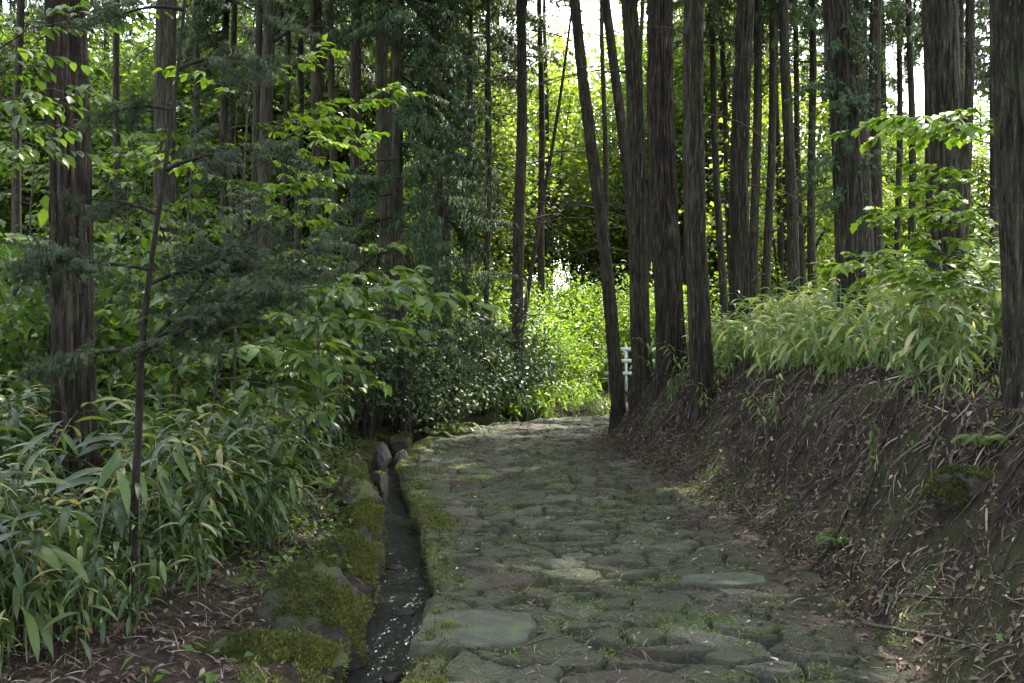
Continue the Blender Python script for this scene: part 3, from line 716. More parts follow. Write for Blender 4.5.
sapling("broadleaf_sapling", "broadleaf sapling with large drooping leaves reaching over the stream bank", b, [b, W(212, 420, 7.6), W(222, 330, 7.6), W(232, 280, 7.6)],
  [(W(230, 300, 7.6), W(440, 296, 7.0), .10), (W(228, 310, 7.6), W(412, 275, 7.8), .08), (W(224, 330, 7.6), W(400, 330, 7.0), .10), (W(222, 345, 7.6), W(350, 372, 7.0), .08),
   (W(220, 350, 7.6), W(330, 345, 7.9), .08), (W(215, 380, 7.6), W(320, 410, 7.2), .08), (W(226, 320, 7.6), W(160, 300, 7.6), .05), (W(216, 370, 7.6), W(150, 370, 7.8), .05)], OVATE, .135, M['broad'], nl=17, fl=.4, seed=5)
b = gpt(at(-40, 5.6), 5.6)
sapling("broadleaf_sapling", "broadleaf sapling hanging its leaves across the big dark cedar trunk", b, [b, W(-36, 300, 5.6), W(-30, 150, 5.6), W(-26, 60, 5.6)],
  [(W(-30, 110, 5.6), W(96, 88, 5.3), .03), (W(-30, 130, 5.6), W(112, 128, 5.6), .03), (W(-30, 140, 5.6), W(66, 150, 5.2), .0), (W(-28, 80, 5.6), W(60, 60, 5.4), .03), (W(-28, 100, 5.6), W(70, 105, 6.0), .03), (W(-26, 62, 5.6), W(140, 8, 5.2), .06)],
  OVATE, .085, M['broad'], nl=20, seed=6)
g = np.random.default_rng(63)
for i, (px, d, hh) in enumerate([(180, 10.5, 3.6), (120, 11.5, 4.0), (20, 9.5, 3.2), (285, 11.5, 3.0), (335, 12.5, 3.3), (60, 13, 4.5), (225, 13, 4.5), (165, 8.8, 2.4), (370, 14, 3.2), (-10, 12, 4.5), (130, 9.6, 3.0), (310, 9.8, 2.2)]):
    x = at(px, d); b = gpt(x, d); stem = [b, b + [.1, 0, hh * .4], b + [.05, .1, hh * .75], b + [.15, .05, hh]]
    bs = []
    for k in range(9):
        f = .3 + .7 * k / 9; st_ = b + np.array([.08, .05, hh * f]); a = k * 2.4 + i; L_ = hh * .33 * (1.25 - .6 * f)
        bs.append((st_, st_ + np.array([math.cos(a), math.sin(a), .1]) * L_, .06))
    sapling("broadleaf_sapling", "slender broadleaf sapling in the shaded thicket between the cedars", b, stem, bs, OVATE if i % 3 else MAPLE, .095, M['midleaf'] if i % 2 else M['broad'], nl=20, seed=70 + i)["group"] = "broadleaf saplings in the shaded thicket"
# conifer sapling in the near left
b = gpt(at(131, 5.05), 5.05); g = np.random.default_rng(31)
t = thing("cypress_sapling", "thin dark cypress sapling with feathery grey-green boughs beside the bamboo grass", "sapling", b)
st = np.array([b, W(134, 520, 5.05), W(139, 420, 5.05), W(141, 350, 5.03), W(150, 270, 5.0), W(165, 170, 5.0), W(178, 70, 5.0), W(188, -30, 5.0), W(196, -160, 5.)]) - b
V, F, A = tube(st, [.022, .021, .019, .018, .013, .011, .009, .007, .003], 10); link("stem", mesh("stem", V, F, M['darktwig'], smooth=True), t)
for p0, p1, p2, dd, ns in [((141,352,5.03),(190,330,4.9),(330,240,4.6),0,46), ((141,350,5.03),(180,315,5.1),(250,225,5.3),0,36), ((143,345,5.03),(185,320,5.0),(300,285,5.1),0,34), ((150,270,5.0),(110,260,4.9),(30,262,4.7),0,30), ((165,170,5.),(205,150,4.9),(262,150,4.8),0,26),
        ((158,215,5.),(120,195,5.),(72,200,5.),0,20), ((178,70,5.),(210,50,5.),(258,62,4.9),0,20), ((172,110,5.),(140,100,5.1),(98,118,5.2),0,20), ((148,285,5.),(190,265,5.2),(255,252,5.4),0,26), ((184,10,5.),(150,0,5.),(110,20,5.),0,16), ((186,-10,5.),(220,-10,5.),(270,20,5.),0,16), ((141,352,5.03),(100,345,5.),(40,372,4.8),0,20)]:
    P = np.array([W(*p0), W(*p1), W(*p2)]) - b
    q = np.linspace(0, 1, 12)[:, None]; B = P[0] * (1 - q)**2 + 2 * q * (1 - q) * P[1] + q * q * P[2]
    V, F, A = tube(B, np.linspace(.012, .0025, 12), 6); bo = link("bough", mesh("bough", V, F, M['darktwig'], smooth=True), t)
    ns = int(ns * (1.25 if p2[1] > 205 else .6)); k = g.integers(3, 12, ns); pos = B[k] + g.normal(0, .045, (ns, 3)) * np.array([1, 1, .6]); dr = (B[-1] - B[0]) / np.linalg.norm(B[-1] - B[0])
    D = dr[None] * .8 + g.normal(0, .7, (ns, 3)) * np.array([1, 1, .45]) + np.array([0, 0, -.12])
    V, F, A = sprays(SPRD, pos, D, g.uniform(.10, .26, ns), g, .6); link("leaf_crown", mesh("leaf_crown", V, F, M['bluneedle'], dict(rnd=A)), bo)
# sprays clinging to the stout leaning cedar
tr = [o for o in COL.objects if o.get("label", "").startswith("stout leaning cedar")][0]
n = 60; z = g.uniform(1.6, 5.5, n); a = g.uniform(PI * .9, PI * 2.1, n); r_ = .17
pos = np.stack([(836 - 858) / 300 * z + np.cos(a) * r_, np.sin(a) * r_, z], 1); D = np.stack([np.cos(a), np.sin(a), g.normal(-.5, .4, n)], 1)
V, F, A = sprays(SPR, pos, D, g.uniform(.2, .45, n), g, .4); link("leaf_crown", mesh("leaf_crown", V, F, M['needle'], dict(rnd=A)), tr)

# ------------------------------------------------------------------ bamboo grass
def sasa_parts(seed, h, nl, L, spread=.35):
    g = np.random.default_rng(seed); a0 = g.uniform(0, 6.28); ln = g.uniform(.1, spread)
    P = np.array([(0, 0, -.05), (.10 * ln, 0, h * .35), (.4 * ln, 0, h * .7), (ln, 0, h)]) @ yaw(np.array([a0]))[0].T
    parts = [tube(P, [.0045, .004, .003, .002], 4, .6)]
    pos, D = [], []
    for k in range(nl):
        f = .22 + .78 * (k + 1) / nl; i = min(int(f * 3), 2); p = P[i] + (P[i + 1] - P[i]) * (f * 3 - i)
        a = a0 + k * 2.4 + g.normal(0, .5); up = g.uniform(-.7, .45) if k < nl - 2 else g.uniform(.3, .9)
        q = p + np.array([math.cos(a), math.sin(a), .5]) * .035
        pos.append(q); D.append((math.cos(a), math.sin(a), up))
    pos, D = np.array(pos), np.array(D)
    V, F = inst(SASA, pos, frames(D, np.tile((0, 0, 1.), (nl, 1)) + g.normal(0, .25, (nl, 3))), L * g.uniform(.45, 1.2, nl))
    A = np.repeat(np.clip(g.beta(1.6, 2.6, nl) + (g.random(nl) < .05) * .6, 0, 1), len(SASA[0]))
    return parts[0], (V, F, A)
SL = [sasa_parts(600 + k, .50 + .08 * (k % 4), 12 + k % 4, .20 + .025 * (k % 3)) for k in range(8)]
SR = [sasa_parts(650 + k, .42 + .08 * (k % 4), 12 + k % 4, .22, .4) for k in range(8)]
def sasa_field(name, x, y, T, mat, g, smin, smax):
    z = surf(x, y); pos = np.stack([x, y, z], 1); k = g.integers(0, len(T), len(x)); parts = []
    for q in range(len(T)):
        m = k == q
        if not m.any(): continue
        tm = join([T[q][0], T[q][1]])
        V, F = inst((tm[0], tm[1]), pos[m], yaw(g.uniform(0, 6.28, m.sum())), g.uniform(smin, smax, m.sum()))
        sh = np.repeat(g.normal(0, .12, m.sum()), len(tm[0]))
        parts.append((V, F, np.clip(np.tile(tm[2], m.sum()) + sh, 0, 1)))
    V, F, A = join(parts)
    kindof(link(name, mesh(name, V, F, mat, dict(rnd=A))), "stuff")
def sasa_things(x, y, T, mat, labelf, group, g, smin, smax):
    ms = [(mesh("leaf_crown", *[a for a in p[1][:2]], mat, dict(rnd=p[1][2])), mesh("stem", p[0][0], p[0][1], M['culm'], dict(rnd=np.full(len(p[0][0]), .5)))) for p in T]
    for i in range(len(x)):
        place("bamboo_plant", ms[int(g.integers(0, len(ms)))], labelf, "bamboo grass", x[i], y[i], g.uniform(smin, smax), g.uniform(0, 6.28), group)
g = np.random.default_rng(77)
def scatter(n, x0, x1, y0, y1, cond):
    x = g.uniform(x0, x1, n); y = g.uniform(y0, y1, n); s, t, w = lateral(x, y); m = cond(x, y, -s - w, s - w); return x[m], y[m]
leftc = lambda x, y, sl, sr: (sl > np.where(y > 6.3, .75, 1.2) + .5 * vn(y * .8, x * 0, 3)) & (x > -.55 * y - 1.4) & ~((x / y > at(38, 1)) & (x / y < at(122, 1)) & (y < 7.4) & (y > 5.3)) & ~((y < 5.6) & (x > at(165, 5.0)))
x, y = scatter(2600, -6, -1.2, 4.3, 13.5, leftc)
o = np.argsort(y); x, y = x[o], y[o]; keep = (y > 6.2) | (np.arange(len(x)) % 3 < 2); x, y = x[keep], y[keep]
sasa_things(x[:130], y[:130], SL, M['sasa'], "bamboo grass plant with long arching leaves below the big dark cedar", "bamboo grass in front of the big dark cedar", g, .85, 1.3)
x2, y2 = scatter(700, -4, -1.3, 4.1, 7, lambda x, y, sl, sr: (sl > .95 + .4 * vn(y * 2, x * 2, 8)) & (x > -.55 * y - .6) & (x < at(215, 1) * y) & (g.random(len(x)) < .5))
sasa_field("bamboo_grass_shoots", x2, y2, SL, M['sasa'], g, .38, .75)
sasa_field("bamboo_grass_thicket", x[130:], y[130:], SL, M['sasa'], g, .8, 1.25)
x, y = scatter(900, -7, -1, 13.5, 22, lambda x, y, sl, sr: sl > .8)
sasa_field("bamboo_grass_cover", x, y, SL, M['sasa'], g, .6, 1.1)
rightc = lambda x, y, sl, sr: (sr > .72 - .15 * ss(11, 15, y) + .55 * vn(y * 1.3, x * 0, 5)) & (x < .56 * y + 1.5) & ~((x / y > at(965, 1)) & (y < 6.8))
x, y = scatter(6500, 1.5, 13, 5.2, 22, rightc)
near = np.argsort(y + np.abs(x) * .3); x, y = x[near], y[near]
sasa_things(x[:110], y[:110], SR, M['sasa_sunlit'], "bamboo grass plant with narrow pale leaves on top of the bare bank", "bamboo grass on the bank top", g, .8, 1.25)
sasa_field("bamboo_grass_slope", x[110:], y[110:], SR, M['sasa_sunlit'], g, .75, 1.3)
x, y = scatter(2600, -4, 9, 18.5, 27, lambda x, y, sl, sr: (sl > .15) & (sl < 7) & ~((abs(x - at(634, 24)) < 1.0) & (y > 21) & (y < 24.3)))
sasa_field("bamboo_grass_bend", x, y, SR, M['bright'], g, .5, 1.1)  # bend bamboo wears the leaf colour that has sunlight painted in
x, y = scatter(900, 1.2, 4.6, 5, 17.5, lambda x, y, sl, sr: (sr > .45) & (sr < 1.3) & ((y > 11) | (g.random(len(x)) < .55)) & (vn(x * 1.5, y * 1.5, 21) > .42))
sasa_field("bamboo_grass_edge", x, y, SR, M['sasa_sunlit'], g, .4, .8)

# ------------------------------------------------------------------ rocks and slabs
import bmesh
def rock_mesh(name, dims, seed, mat, sub=5, flat=.0, amp=.35):
    bm = bmesh.new(); bmesh.ops.create_icosphere(bm, subdivisions=sub, radius=1)
    V = np.array([v.co[:] for v in bm.verts]); F = np.array([[l.index for l in f.verts] for f in bm.faces]); bm.free()
    g = np.random.default_rng(seed)
    for k in range(14):                                      # cut by random planes: broken faces
        nrm = g.normal(0, 1, 3); nrm /= np.linalg.norm(nrm); lim = g.uniform(.5, .88)
        dd = V @ nrm; V = V - np.clip(dd - lim, 0, None)[:, None] * nrm * .85
    V = V * (1 + amp * fbm(V[:, 0] * 1.3 + seed, V[:, 1] * 1.3, V[:, 2] * 1.3, 4)[:, None] + .20 * fbm(V[:, 0] * 6, V[:, 1] * 6 + seed, V[:, 2] * 6, 4)[:, None])
    return mesh(name, V * np.array(dims), F, mat, smooth=True)
rocks = [("mossy_rock", "brown boulder with bare sides at the head of the stream bank", (352, 9.0), (.30, .55, .33), 'rock_brown', -.02, .2),
 ("mossy_rock", "sloping rock thick with bright green moss beside the stream", (358, 7.7), (.27, .38, .30), 'rock_moss', -.05, -.15),
 ("mossy_rock", "dark mossy rock leaning over the stream below the bright green one", (342, 6.4), (.27, .42, .30), 'rock_moss', -.10, .2),
 ("mossy_rock", "large dark rock with mossy top nearest the viewer at the stream", (312, 5.2), (.30, .36, .36), 'rock_moss', -.10, .4),
 ("mossy_rock", "low mossy mound on the ground at the bottom of the picture", (240, 4.55), (.46, .24, .15), 'rock_moss', -.06, .0),
 ("standing_stone", "small pale stone standing upright at the far end of the stream", (382, 12.6), (.12, .13, .20), 'rock_grey', .05, .3),
 ("standing_stone", "small pale stone lying beside the upright stone", (401, 12.9), (.10, .12, .10), 'rock_grey', .02, .9),
 ("mossy_rock", "squared brown kerb stone between upright stone and brown boulder", (381, 10.6), (.12, .42, .22), 'rock_brown', .0, .1),
 ("mossy_rock", "dark rock on the verge where the path starts to bend", (398, 14.6), (.24, .22, .2), 'rock_brown', .0, .5)]
for i, (nm, lb, (px, d), dims, mt, dz, rz) in enumerate(rocks):
    p = gpt(at(px, d), d); p[2] = max(p[2], -.02) + dz
    o = tag(link(nm, rock_mesh(nm, dims, 31 + i, M[mt]), None, p), lb, "rock"); o.rotation_euler = (0, 0, rz)
# moss growing on the rocks
def mossy(o, thr, nb=60000):
    me = o.data; n = len(me.vertices); co = np.empty(n * 3); me.vertices.foreach_get("co", co); co = co.reshape(-1, 3); nr = np.empty(n * 3); me.vertices.foreach_get("normal", nr); nr = nr.reshape(-1, 3)
    g = np.random.default_rng(n + len(o["label"])); k = g.integers(0, n, nb); P, Nn = co[k] + g.normal(0, .006, (nb, 3)), nr[k]
    keep = (Nn[:, 2] * .5 + 1.6 * fbm(P[:, 0] * 6, P[:, 1] * 6, P[:, 2] * 6, 3) > thr) & (Nn[:, 2] > -.4)
    P, Nn = P[keep], Nn[keep]; m_ = len(P)
    V, F = inst(KITE, P, frames(Nn + g.normal(0, .6, (m_, 3)), g.normal(0, 1, (m_, 3))), np.stack([g.uniform(.004, .010, m_), g.uniform(.008, .026, m_), np.full(m_, .02)], 1))
    link("moss", mesh("moss", V, F, M['moss'], dict(rnd=np.repeat(np.clip(.15 + 1.1 * (fbm(P[:, 0] * 5, P[:, 1] * 5, P[:, 2] * 5, 3) + .3) + g.normal(0, .2, m_), 0, 1), 4))), o)
for o in [o for o in COL.objects if o.get("category") == "rock" ]:
    if o.data.materials[0].name in ('mossy_rock', 'brown_rock'): mossy(o, .24 if o.data.materials[0].name == 'mossy_rock' else .55)
def slab_mesh(outline, th, mat, seed):
    """flat stone from an uneven outline, rounded rim, worn top"""
    g = np.random.default_rng(seed); O = np.array(outline, float); n = 120
    per = np.concatenate([[0], np.cumsum(np.linalg.norm(np.diff(np.vstack([O, O[:1]]), axis=0), axis=1))])
    q = np.linspace(0, per[-1], n, endpoint=False); OO = np.vstack([O, O[:1]])
    E = np.stack([np.interp(q, per, OO[:, 0]), np.interp(q, per, OO[:, 1])], 1)
    for _ in range(3): E = (np.roll(E, 1, 0) + E * 2 + np.roll(E, -1, 0)) / 4
    E = E + .012 * np.stack([fbm(E[:, 0] * 14, E[:, 1] * 14, seed, 3), fbm(E[:, 0] * 14, E[:, 1] * 14, seed + 5, 3)], 1) * 2
    rings = [(1.02, -th), (1.0, -.012), (.985, -.004), (.96, 0)] + [(f, 0) for f in np.linspace(.9, .02, 22)]
    V = []
    for f, z in rings:
        P = E * f; V.append(np.stack([P[:, 0], P[:, 1], z + (.014 * fbm(P[:, 0] * 5, P[:, 1] * 5, seed, 4) + .006 * fbm(P[:, 0] * 30, P[:, 1] * 30, seed, 3)) * (1 if z > -.02 else 0)], 1))
    i = np.arange(len(rings) - 1)[:, None] * n; j = np.arange(n)[None]; k = (j + 1) % n
    F = np.stack([i + j, i + k, i + n + k, i + n + j], 2).reshape(-1, 4)
    return mesh("flat_slab", np.concatenate(V), F, M[mat], smooth=True)
tag(link("flat_slab", slab_mesh([(-.30, -.30), (.02, -.34), (.26, -.27), (.34, .02), (.30, .27), (.0, .31), (-.26, .25), (-.27, -.02)], .09, 'slab', 5), None, (at(472, 5.15), 5.18, .022)), "large smooth pale slab at the path edge by the stream", "paving slab")
tag(link("flat_slab", slab_mesh([(-.30, -.10), (.0, -.16), (.24, -.08), (.28, .10), (.12, .20), (-.12, .14), (-.26, .08)], .08, 'slab', 8), None, (at(725, 6.2), 6.2, .024)), "pale elongated slab set in the middle of the path", "paving slab")
# small stones breaking the water
for i in range(3):
    tt = np.array([4.9 + i * 1.25]); cc, nn = cl(tt); p = cc[0, :2] - nn[0] * (cc[0, 2] + .1 + .18 * (i * .37 % 1))
    tag(link("stream_stone", rock_mesh("stream_stone", (.07, .06, .04), 90 + i, M['rock_wet'], 4), None, (p[0], p[1], -.165)), "small wet stone lying in the stream", "stone", "wet stones in the stream")

# ------------------------------------------------------------------ litter, straw, moss, small plants
def slope_frame(x, y, g, lift=.12):
    e = .04; z = surf(x, y); zx = (surf(x + e, y) - z) / e; zy = (surf(x, y + e) - z) / e
    zx, zy = np.clip(zx, -1.6, 1.6), np.clip(zy, -1.6, 1.6)
    nrm = np.stack([-zx, -zy, np.ones(len(x))], 1) + g.normal(0, lift, (len(x), 3)); nrm /= np.linalg.norm(nrm, axis=1)[:, None]
    return z, nrm
def flat_scatter(name, x, y, T, size, mat, g, lift=.2, dz=.008, tone=(.5, .25), downhill=0.):
    z, nrm = slope_frame(x, y, g, lift); n = len(x); a = g.uniform(0, 6.28, n)
    D = np.stack([np.cos(a), np.sin(a), np.zeros(n)], 1)
    if downhill:
        dh = np.stack([nrm[:, 0], nrm[:, 1], np.zeros(n)], 1); D = D * (1 - downhill) + downhill * dh / (np.linalg.norm(dh, axis=1)[:, None] + 1e-6)
    D = D - nrm * (D * nrm).sum(1)[:, None]
    V, F = inst(T, np.stack([x, y, z + dz], 1), frames(D, nrm), size if np.ndim(size) else np.full(n, size) * g.uniform(.5, 1.3, n))
    A = np.repeat(np.clip(g.normal(*tone, n), 0, 1), len(T[0]))
    kindof(link(name, mesh(name, V, F, mat, dict(rnd=A))), "stuff")
g = np.random.default_rng(99)
DEADLEAF = leaf(1, .38, [.1, 1, .7, .05], .5, .5)
NEEDLE = leaf(1, .035, [.6, 1, .9, .3], .35, .2)
STRAW = leaf(1, .045, [.5, 1, .8, .5, .2], .7, .3)
x, y = scatter(20000, -.9, 2.4, 3.4, 19, lambda x, y, sl, sr: (sl < -.02) & (sr < .3) & (g.random(len(x)) < np.clip(.25 + .75 * ss(-1., .2, sr), 0, 1) * np.clip(9 / y, .2, 1)))
flat_scatter("path_litter", x, y, DEADLEAF, .036, M['litter'], g, .3, tone=(.5, .28))
x, y = scatter(34000, -.9, 2.4, 3.4, 15, lambda x, y, sl, sr: (sl < -.02) & (sr < .3))
flat_scatter("path_needles", x, y, NEEDLE, .075, M['straw'], g, .2, tone=(.5, .3))
x, y = scatter(11000, 1.2, 4.6, 3.2, 19, lambda x, y, sl, sr: (sr > -.25) & (sr < 2.2))
flat_scatter("bank_litter", x, y, DEADLEAF, .065, M['litter'], g, .35, .012, (.38, .25))
x, y = scatter(21000, 1.2, 4.6, 3.2, 18, lambda x, y, sl, sr: (sr > .0) & (sr < 1.9))
s_, t_, w_ = lateral(x, y); up_ = (s_ - w_) > .45
flat_scatter("bank_straw", x[~up_], y[~up_], STRAW, .17, M['straw'], g, .5, .02, (.30, .3), .35)
x, y = x[up_], y[up_]
flat_scatter("hanging_straw", x, y, STRAW, .21, M['straw'], g, .5, .03, (.34, .3), .62)
x, y = scatter(5000, 1.2, 4.6, 3.2, 17, lambda x, y, sl, sr: (sr > .0) & (sr < 1.5) & (vn(x * 2.2, y * 2.2, 14) > .55))
n = len(x); a = g.uniform(0, 6.28, n); z = surf(x, y) + g.gamma(2, .022, n)
V, F = inst(LOWLEAF, np.stack([x, y, z], 1), frames(np.stack([np.cos(a), np.sin(a), g.normal(0, .3, n)], 1), np.stack([g.normal(-.3, .4, n), g.normal(0, .4, n), np.ones(n)], 1)), g.uniform(.02, .06, n))
kindof(link("bank_cover", mesh("bank_cover", V, F, M['broad'], dict(rnd=np.repeat(g.random(n), len(LOWLEAF[0]))))), "stuff")
x, y = scatter(9000, -4.5, -.6, 3.4, 13, lambda x, y, sl, sr: (sl > .45) & (sl < 3))
flat_scatter("verge_litter", x, y, DEADLEAF, .05, M['litter'], g, .45, .012, (.36, .28))
x, y = scatter(11000, -4.5, -.6, 3.4, 12, lambda x, y, sl, sr: (sl > .45) & (sl < 2.6))
flat_scatter("verge_straw", x, y, STRAW, .13, M['straw'], g, .4, .015, (.4, .3), .1)
parts = []; x, y = scatter(900, -.9, 3.2, 3.5, 15, lambda x, y, sl, sr: (sl < -.05) & (sr < .8) & (g.random(len(x)) < .25 + .75 * ss(-1.4, .1, sr)))
for x0, y0 in zip(x, y):
    L_ = g.uniform(.06, .34); a = g.uniform(0, 6.28); xs = x0 + math.cos(a) * L_ * np.linspace(0, 1, 5) + np.cumsum(g.normal(0, .006, 5)); ys = y0 + math.sin(a) * L_ * np.linspace(0, 1, 5) + np.cumsum(g.normal(0, .006, 5))
    z = surf(xs, ys); parts.append(tube(np.stack([xs, ys, np.maximum(z, z.mean()) + .006], 1), np.linspace(1, .4, 5) * g.uniform(.0015, .0045), 4))
V, F, A = join(parts); kindof(link("path_twigs", mesh("path_twigs", V, F, M['palebranch'])), "stuff")
# moss tufts in the joints and along the stream edge
x, y = scatter(110000, -1.9, 2.2, 3.4, 12, lambda x, y, sl, sr: (sl < -.01) & (sr < .0) & (np.hypot(x * 0, y) < 12))
gp = stones(x, y)[1]; nz = fbm(x * 1.3, y * 1.3, 7, 3); s, t_, w = lateral(x, y)
m = ((gp > .5) & (nz > .05) & (g.random(len(x)) < .5)) | ((-s - w > -.22) & (nz > -.1)) | ((nz > .17) & (g.random(len(x)) < .4)); x, y = x[m], y[m]; n = len(x)
D = np.stack([g.normal(0, .7, n), g.normal(0, .7, n), np.ones(n)], 1)
V, F = inst(KITE, np.stack([x, y, surf(x, y) - .004], 1), frames(D, np.stack([g.normal(0, 1, n), g.normal(0, 1, n), np.zeros(n) + .1], 1)), np.stack([g.uniform(.006, .014, n), g.uniform(.012, .032, n), np.ones(n) * .02], 1))
kindof(link("path_moss", mesh("path_moss", V, F, M['moss'], dict(rnd=np.repeat(np.clip(g.normal(.5, .25, n), 0, 1), 4)))), "stuff")
x, y = scatter(42000, -1.9, 2.2, 3.4, 14, lambda x, y, sl, sr: (sl < -.02) & (sr < .25))
m = ((stones(x, y)[1] > .25) & (fbm(x * 1.1, y * 1.1, 37, 3) > .02)) | ((fbm(x * 2.1, y * 2.1, 47, 4) > .16) & (g.random(len(x)) < .5)); x, y = x[m], y[m]
cx_ = np.repeat(x, 5) + g.normal(0, .014, len(x) * 5); cy_ = np.repeat(y, 5) + g.normal(0, .014, len(x) * 5); n = len(cx_); a = g.uniform(0, 6.28, n)
V, F = inst(KITE, np.stack([cx_, cy_, surf(cx_, cy_) + g.uniform(0, .012, n)], 1), frames(np.stack([np.cos(a), np.sin(a), g.uniform(.1, 1.2, n)], 1), np.tile((0, 0, 1.), (n, 1)) + g.normal(0, .3, (n, 3))), np.stack([g.uniform(.004, .011, n), g.uniform(.012, .034, n), np.full(n, .02)], 1))
kindof(link("path_weeds", mesh("path_weeds", V, F, M['midleaf'], dict(rnd=np.repeat(g.random(n), 4)))), "stuff")
# low leaves covering the verge between bamboo grass and stream
x, y = scatter(13000, -4, -.6, 4., 15, lambda x, y, sl, sr: (sl > .5) & (sl < 2.2) & (vn(x * 1.6, y * 1.6, 4) > np.where(y > 6.5, .30, .40)))
n = len(x); a = g.uniform(0, 6.28, n); z = surf(x, y) + g.gamma(2, .035, n)
V, F = inst(LOWLEAF, np.stack([x, y, z], 1), frames(np.stack([np.cos(a), np.sin(a), g.normal(0, .3, n)], 1), np.stack([g.normal(0, .4, n), g.normal(0, .4, n), np.ones(n)], 1)), g.uniform(.03, .085, n))
kindof(link("ground_cover", mesh("ground_cover", V, F, M['broad'], dict(rnd=np.repeat(g.random(n), len(LOWLEAF[0]))))), "stuff")
# moss on both sides of the channel
me_ = [COL.objects['stream_bank'].data, COL.objects['stone_path'].data]; nc_ = [len(uv), len(us)]; top_ = [14, 26]
for nm, me, nc, tp in zip(("bank_moss", "path_edge_moss"), me_, nc_, top_):
    n = len(me.vertices); co = np.empty(n * 3); me.vertices.foreach_get("co", co); co = co.reshape(-1, nc, 3); nr = np.empty(n * 3); me.vertices.foreach_get("normal", nr); nr = nr.reshape(-1, nc, 3)
    r0 = np.nonzero((co[:, 0, 1] > 3.2) & (co[:, 0, 1] < 16))[0]; k = g.choice(r0, 60000); q = (g.random(60000) ** 1.4 * (tp - .01)).astype(int)
    q2 = np.minimum(q + 1, nc - 1); f = g.random((60000, 1)); P = co[k, q] * (1 - f) + co[k, q2] * f + g.normal(0, .008, (60000, 3)); Nn = nr[k, q]
    keep = (fbm(P[:, 0] * 2.5, P[:, 1] * 2.5, P[:, 2] * 4, 4) > -.05) & (P[:, 2] > -.15); P, Nn = P[keep], Nn[keep]; m_ = len(P)
    V, F = inst(KITE, P, frames(Nn + g.normal(0, .6, (m_, 3)), g.normal(0, 1, (m_, 3))), np.stack([g.uniform(.004, .011, m_), g.uniform(.008, .03, m_), np.full(m_, .02)], 1))
    kindof(link(nm, mesh(nm, V, F, M['moss'], dict(rnd=np.repeat(np.clip(g.normal(.6, .28, m_), 0, 1), 4)))), "stuff")
# ferns
def fern_mesh(seed, nf=11, L=.42):
    g = np.random.default_rng(seed); P, D, S = [], [], []
    for k in range(nf):
        a = k * 2.4 + g.normal(0, .2); d = np.array([math.cos(a), math.sin(a), 0]); sd = np.array([-d[1], d[0], 0]); l = L * g.uniform(.7, 1.1)
        for i in range(16):
            f = (i + 1) / 17; p = d * l * f + np.array([0, 0, l * (1.3 * f - 1.25 * f * f)])
            for sg in (-1, 1): P.append(p); D.append(sd * sg + d * .5 + np.array([0, 0, -.15])); S.append((.03, l * .3 * math.sin(PI * min(1, f * .85 + .12)), .2))
    P, D, S = map(np.array, (P, D, S)); V, F = inst(KITE, P, frames(D, np.tile((0, 0, 1.), (len(P), 1))), S)
    return mesh("fern", V, F, M['midleaf'], dict(rnd=np.repeat(g.random(len(P)), 4)))
for lb, px, d, sc in [("bright green fern on the verge where the path bends", 452, 16.3, 1.25), ("small fern beside the bright fern at the bend", 436, 16.0, .9), ("fern growing out of the bank under the thickest cedar", 985, 5.7, .6),
                      ("small fern on the verge above the brown boulder", 335, 9.5, .8), ("small fern low on the bare bank", 838, 6.6, .45)]:
    p = gpt(at(px, d), d); o = tag(link("fern", fern_mesh(int(px)), None, p), lb, "fern"); o.scale = (sc,) * 3
# mossy hump and root on the bank below the thickest cedar
p = gpt(at(978, 5.5), 5.5); p[2] -= .05
o = tag(link("mossy_rock", rock_mesh("mossy_rock", (.34, .26, .20), 77, M['rock_moss'], 5, amp=.6), None, p), "mossy hump of earth bulging from the bank under the thickest cedar", "rock"); mossy(o, -.05, 40000)
# fine roots hanging out of the cut bank
g = np.random.default_rng(404); parts = []
x, y = scatter(900, 1.4, 4.6, 3.6, 17, lambda x, y, sl, sr: (sr > .5) & (sr < 1.35))
for x0, y0 in zip(x, y):
    s_, t_, w_ = lateral([x0], [y0]); cc, nn = cl(t_); L_ = g.uniform(.25, .8); n = 7
    d = -nn[0] + g.normal(0, .55, 2); d /= np.linalg.norm(d); xs = x0 + d[0] * L_ * np.linspace(0, 1, n) + np.cumsum(g.normal(0, .02, n)); ys = y0 + d[1] * L_ * np.linspace(0, 1, n) + np.cumsum(g.normal(0, .02, n))
    zs = surf(xs, ys) + .012 + .03 * g.random() * np.sin(np.linspace(0, PI, n)); r_ = g.uniform(.0025, .0075) * (1.6 if g.random() < .06 else 1)
    parts.append(tube(np.stack([xs, ys, zs], 1), np.linspace(r_, r_ * .3, n), 4))
V, F, A = join(parts); kindof(link("bank_roots", mesh("bank_roots", V, F, M['twig'])), "stuff")
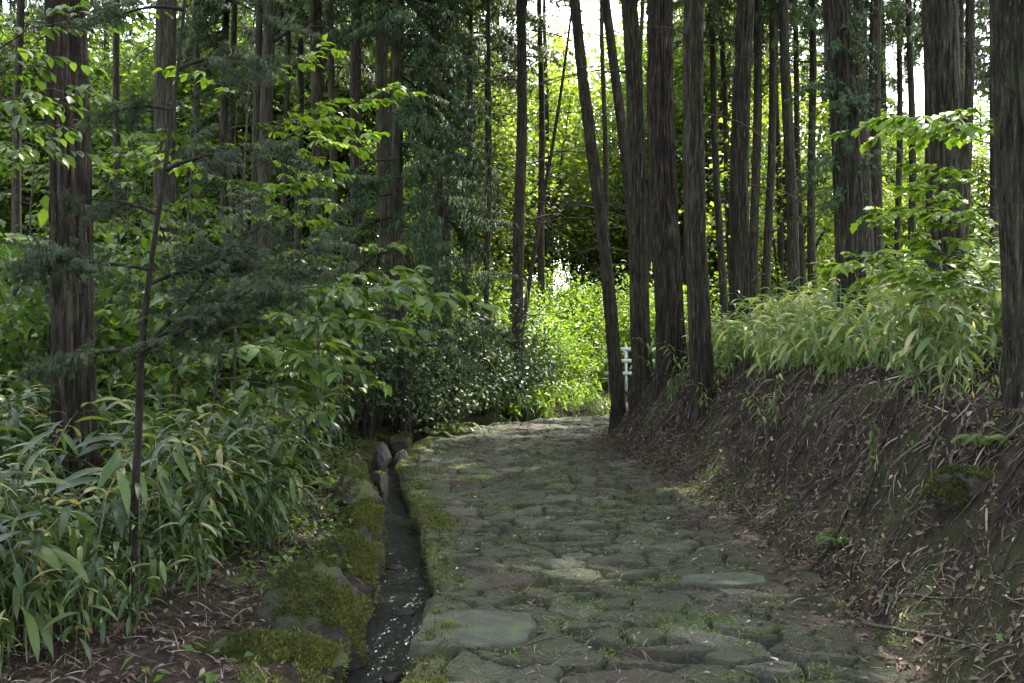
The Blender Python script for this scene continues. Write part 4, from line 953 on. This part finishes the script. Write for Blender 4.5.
# fallen branches
def fallen(label, p0, p1, r, sub, seed, mat='palebranch'):
    g = np.random.default_rng(seed); n = 14; q = np.linspace(0, 1, n)
    x = p0[0] + (p1[0] - p0[0]) * q + np.cumsum(g.normal(0, .008, n)); y = p0[1] + (p1[1] - p0[1]) * q + np.cumsum(g.normal(0, .008, n))
    z = surf(x, y); z = np.maximum(z, np.convolve(np.pad(z, 2, 'edge'), np.ones(5) / 5, 'valid')) + r * .9
    P = np.stack([x, y, z], 1); o0 = P[0].copy(); P -= o0
    parts = [tube(P, np.linspace(r, r * .35, n), 7)]
    for k in range(sub):
        i = g.integers(3, n - 2); d = P[i + 1] - P[i]; d = d / np.linalg.norm(d); sd = np.array([-d[1], d[0], .1]) * g.choice((-1, 1))
        Q = wander(P[i], d + sd * .8, g.uniform(.15, .35), 5, .15, 0, g); parts.append(tube(Q, np.linspace(r * .5, r * .2, 6), 5))
    V, F, A = join(parts)
    return tag(link("fallen_branch", mesh("fallen_branch", V, F, M[mat], smooth=True), None, o0), label, "branch")
def gp2(px, py): d = CAM_H * FPX / (py - 341.5); return at(px, d), d
fallen("long pale fallen branch running off the path toward the bank corner", gp2(845, 612), gp2(985, 690), .011, 2, 1)
fallen("thinner fallen branch alongside the long pale one", gp2(880, 612), gp2(990, 672), .008, 2, 2)
fallen("dark fallen branch lying along the foot of the bank", gp2(790, 575), gp2(905, 550), .013, 3, 3, 'twig')
fallen("thin dry twig lying flat on the near flagstones", gp2(505, 648), gp2(600, 632), .005, 1, 4)
fallen("short pale twig at the middle of the path", gp2(548, 478), gp2(575, 473), .008, 1, 5)
fallen("crooked dry branch lying on the foot of the bank near the picture edge", gp2(940, 600), gp2(1010, 560), .009, 3, 6)
fallen("rotting brown stick under the bamboo grass in the near corner", gp2(0, 665), gp2(60, 625), .022, 0, 7, 'twig')
fallen("dark root-like stick along the stream bank by the dark rock", gp2(190, 600), gp2(290, 625), .010, 2, 8, 'twig')
# pale leaves on the path
for lb, px, py, sz, rz in [("large white dead leaf lying on the path near the bank", 813, 605, .13, 1.5), ("white crumpled leaf in the middle of the path", 490, 538, .15, 1.3), ("whitish leaf at the bottom edge of the path", 778, 672, .11, .5),
                           ("small pale leaf on the path below the elongated slab", 700, 560, .07, 2), ("pale leaf at the foot of the bank near the upright cedar", 730, 522, .09, 1.)]:
    x, y = gp2(px, py); p = gpt(x, y); T = leaf(sz, sz * .5, [.1, .9, 1, .7, .05], .4, .3)
    m_ = M.setdefault('whiteleaf', plain('white_leaf', (.33, .32, .30), .8))
    o = tag(link("fallen_leaf", mesh("fallen_leaf", T[0], T[1], m_), None, (p[0], p[1], p[2] + .03)), lb, "leaf"); o.rotation_euler = (.1, .25, rz)
for lb, px, py in [("curled orange-brown leaf in the litter beneath the bamboo grass", 72, 640), ("broad brown leaf in the litter beside the curled orange one", 92, 660)]:
    x, y = gp2(px, py); p = gpt(x, y); T = leaf(.16, .07, [.1, .9, 1, .7, .05], 1.0, .6)
    m_ = M.setdefault('brownleaf', plain('brown_leaf', (.26, .13, .055), .6))
    o = tag(link("fallen_leaf", mesh("fallen_leaf", T[0], T[1], m_), None, (p[0], p[1], p[2] + .04)), lb, "leaf"); o.rotation_euler = (.3, .1, 1.2)
# white railing seen through the trunks
def boxv(c, s):
    c, s = np.array(c), np.array(s) / 2
    V = np.array([(x, y, z) for x in (-1, 1) for y in (-1, 1) for z in (-1, 1)]) * s + c
    return V, np.array([(0, 1, 3, 2), (4, 6, 7, 5), (0, 4, 5, 1), (2, 3, 7, 6), (0, 2, 6, 4), (1, 5, 7, 3)]), .5
p = gpt(at(634, 25), 25); p = gpt(at(634, 24), 24); t = thing("railing", "white post and rail barrier glimpsed between the leaning cedar and the cluster", "railing", p, .15)
for k in range(4):
    V, F, A = boxv((-.6 + k * .4, 0, .5), (.06, .06, 1.2)); link("post", mesh("post", V, F, M['white']), t)
for z in (.42, .72, 1.0):
    V, F, A = boxv((0, -.06, z), (1.5, .022, .08)); link("rail", mesh("rail", V, F, M['white']), t)
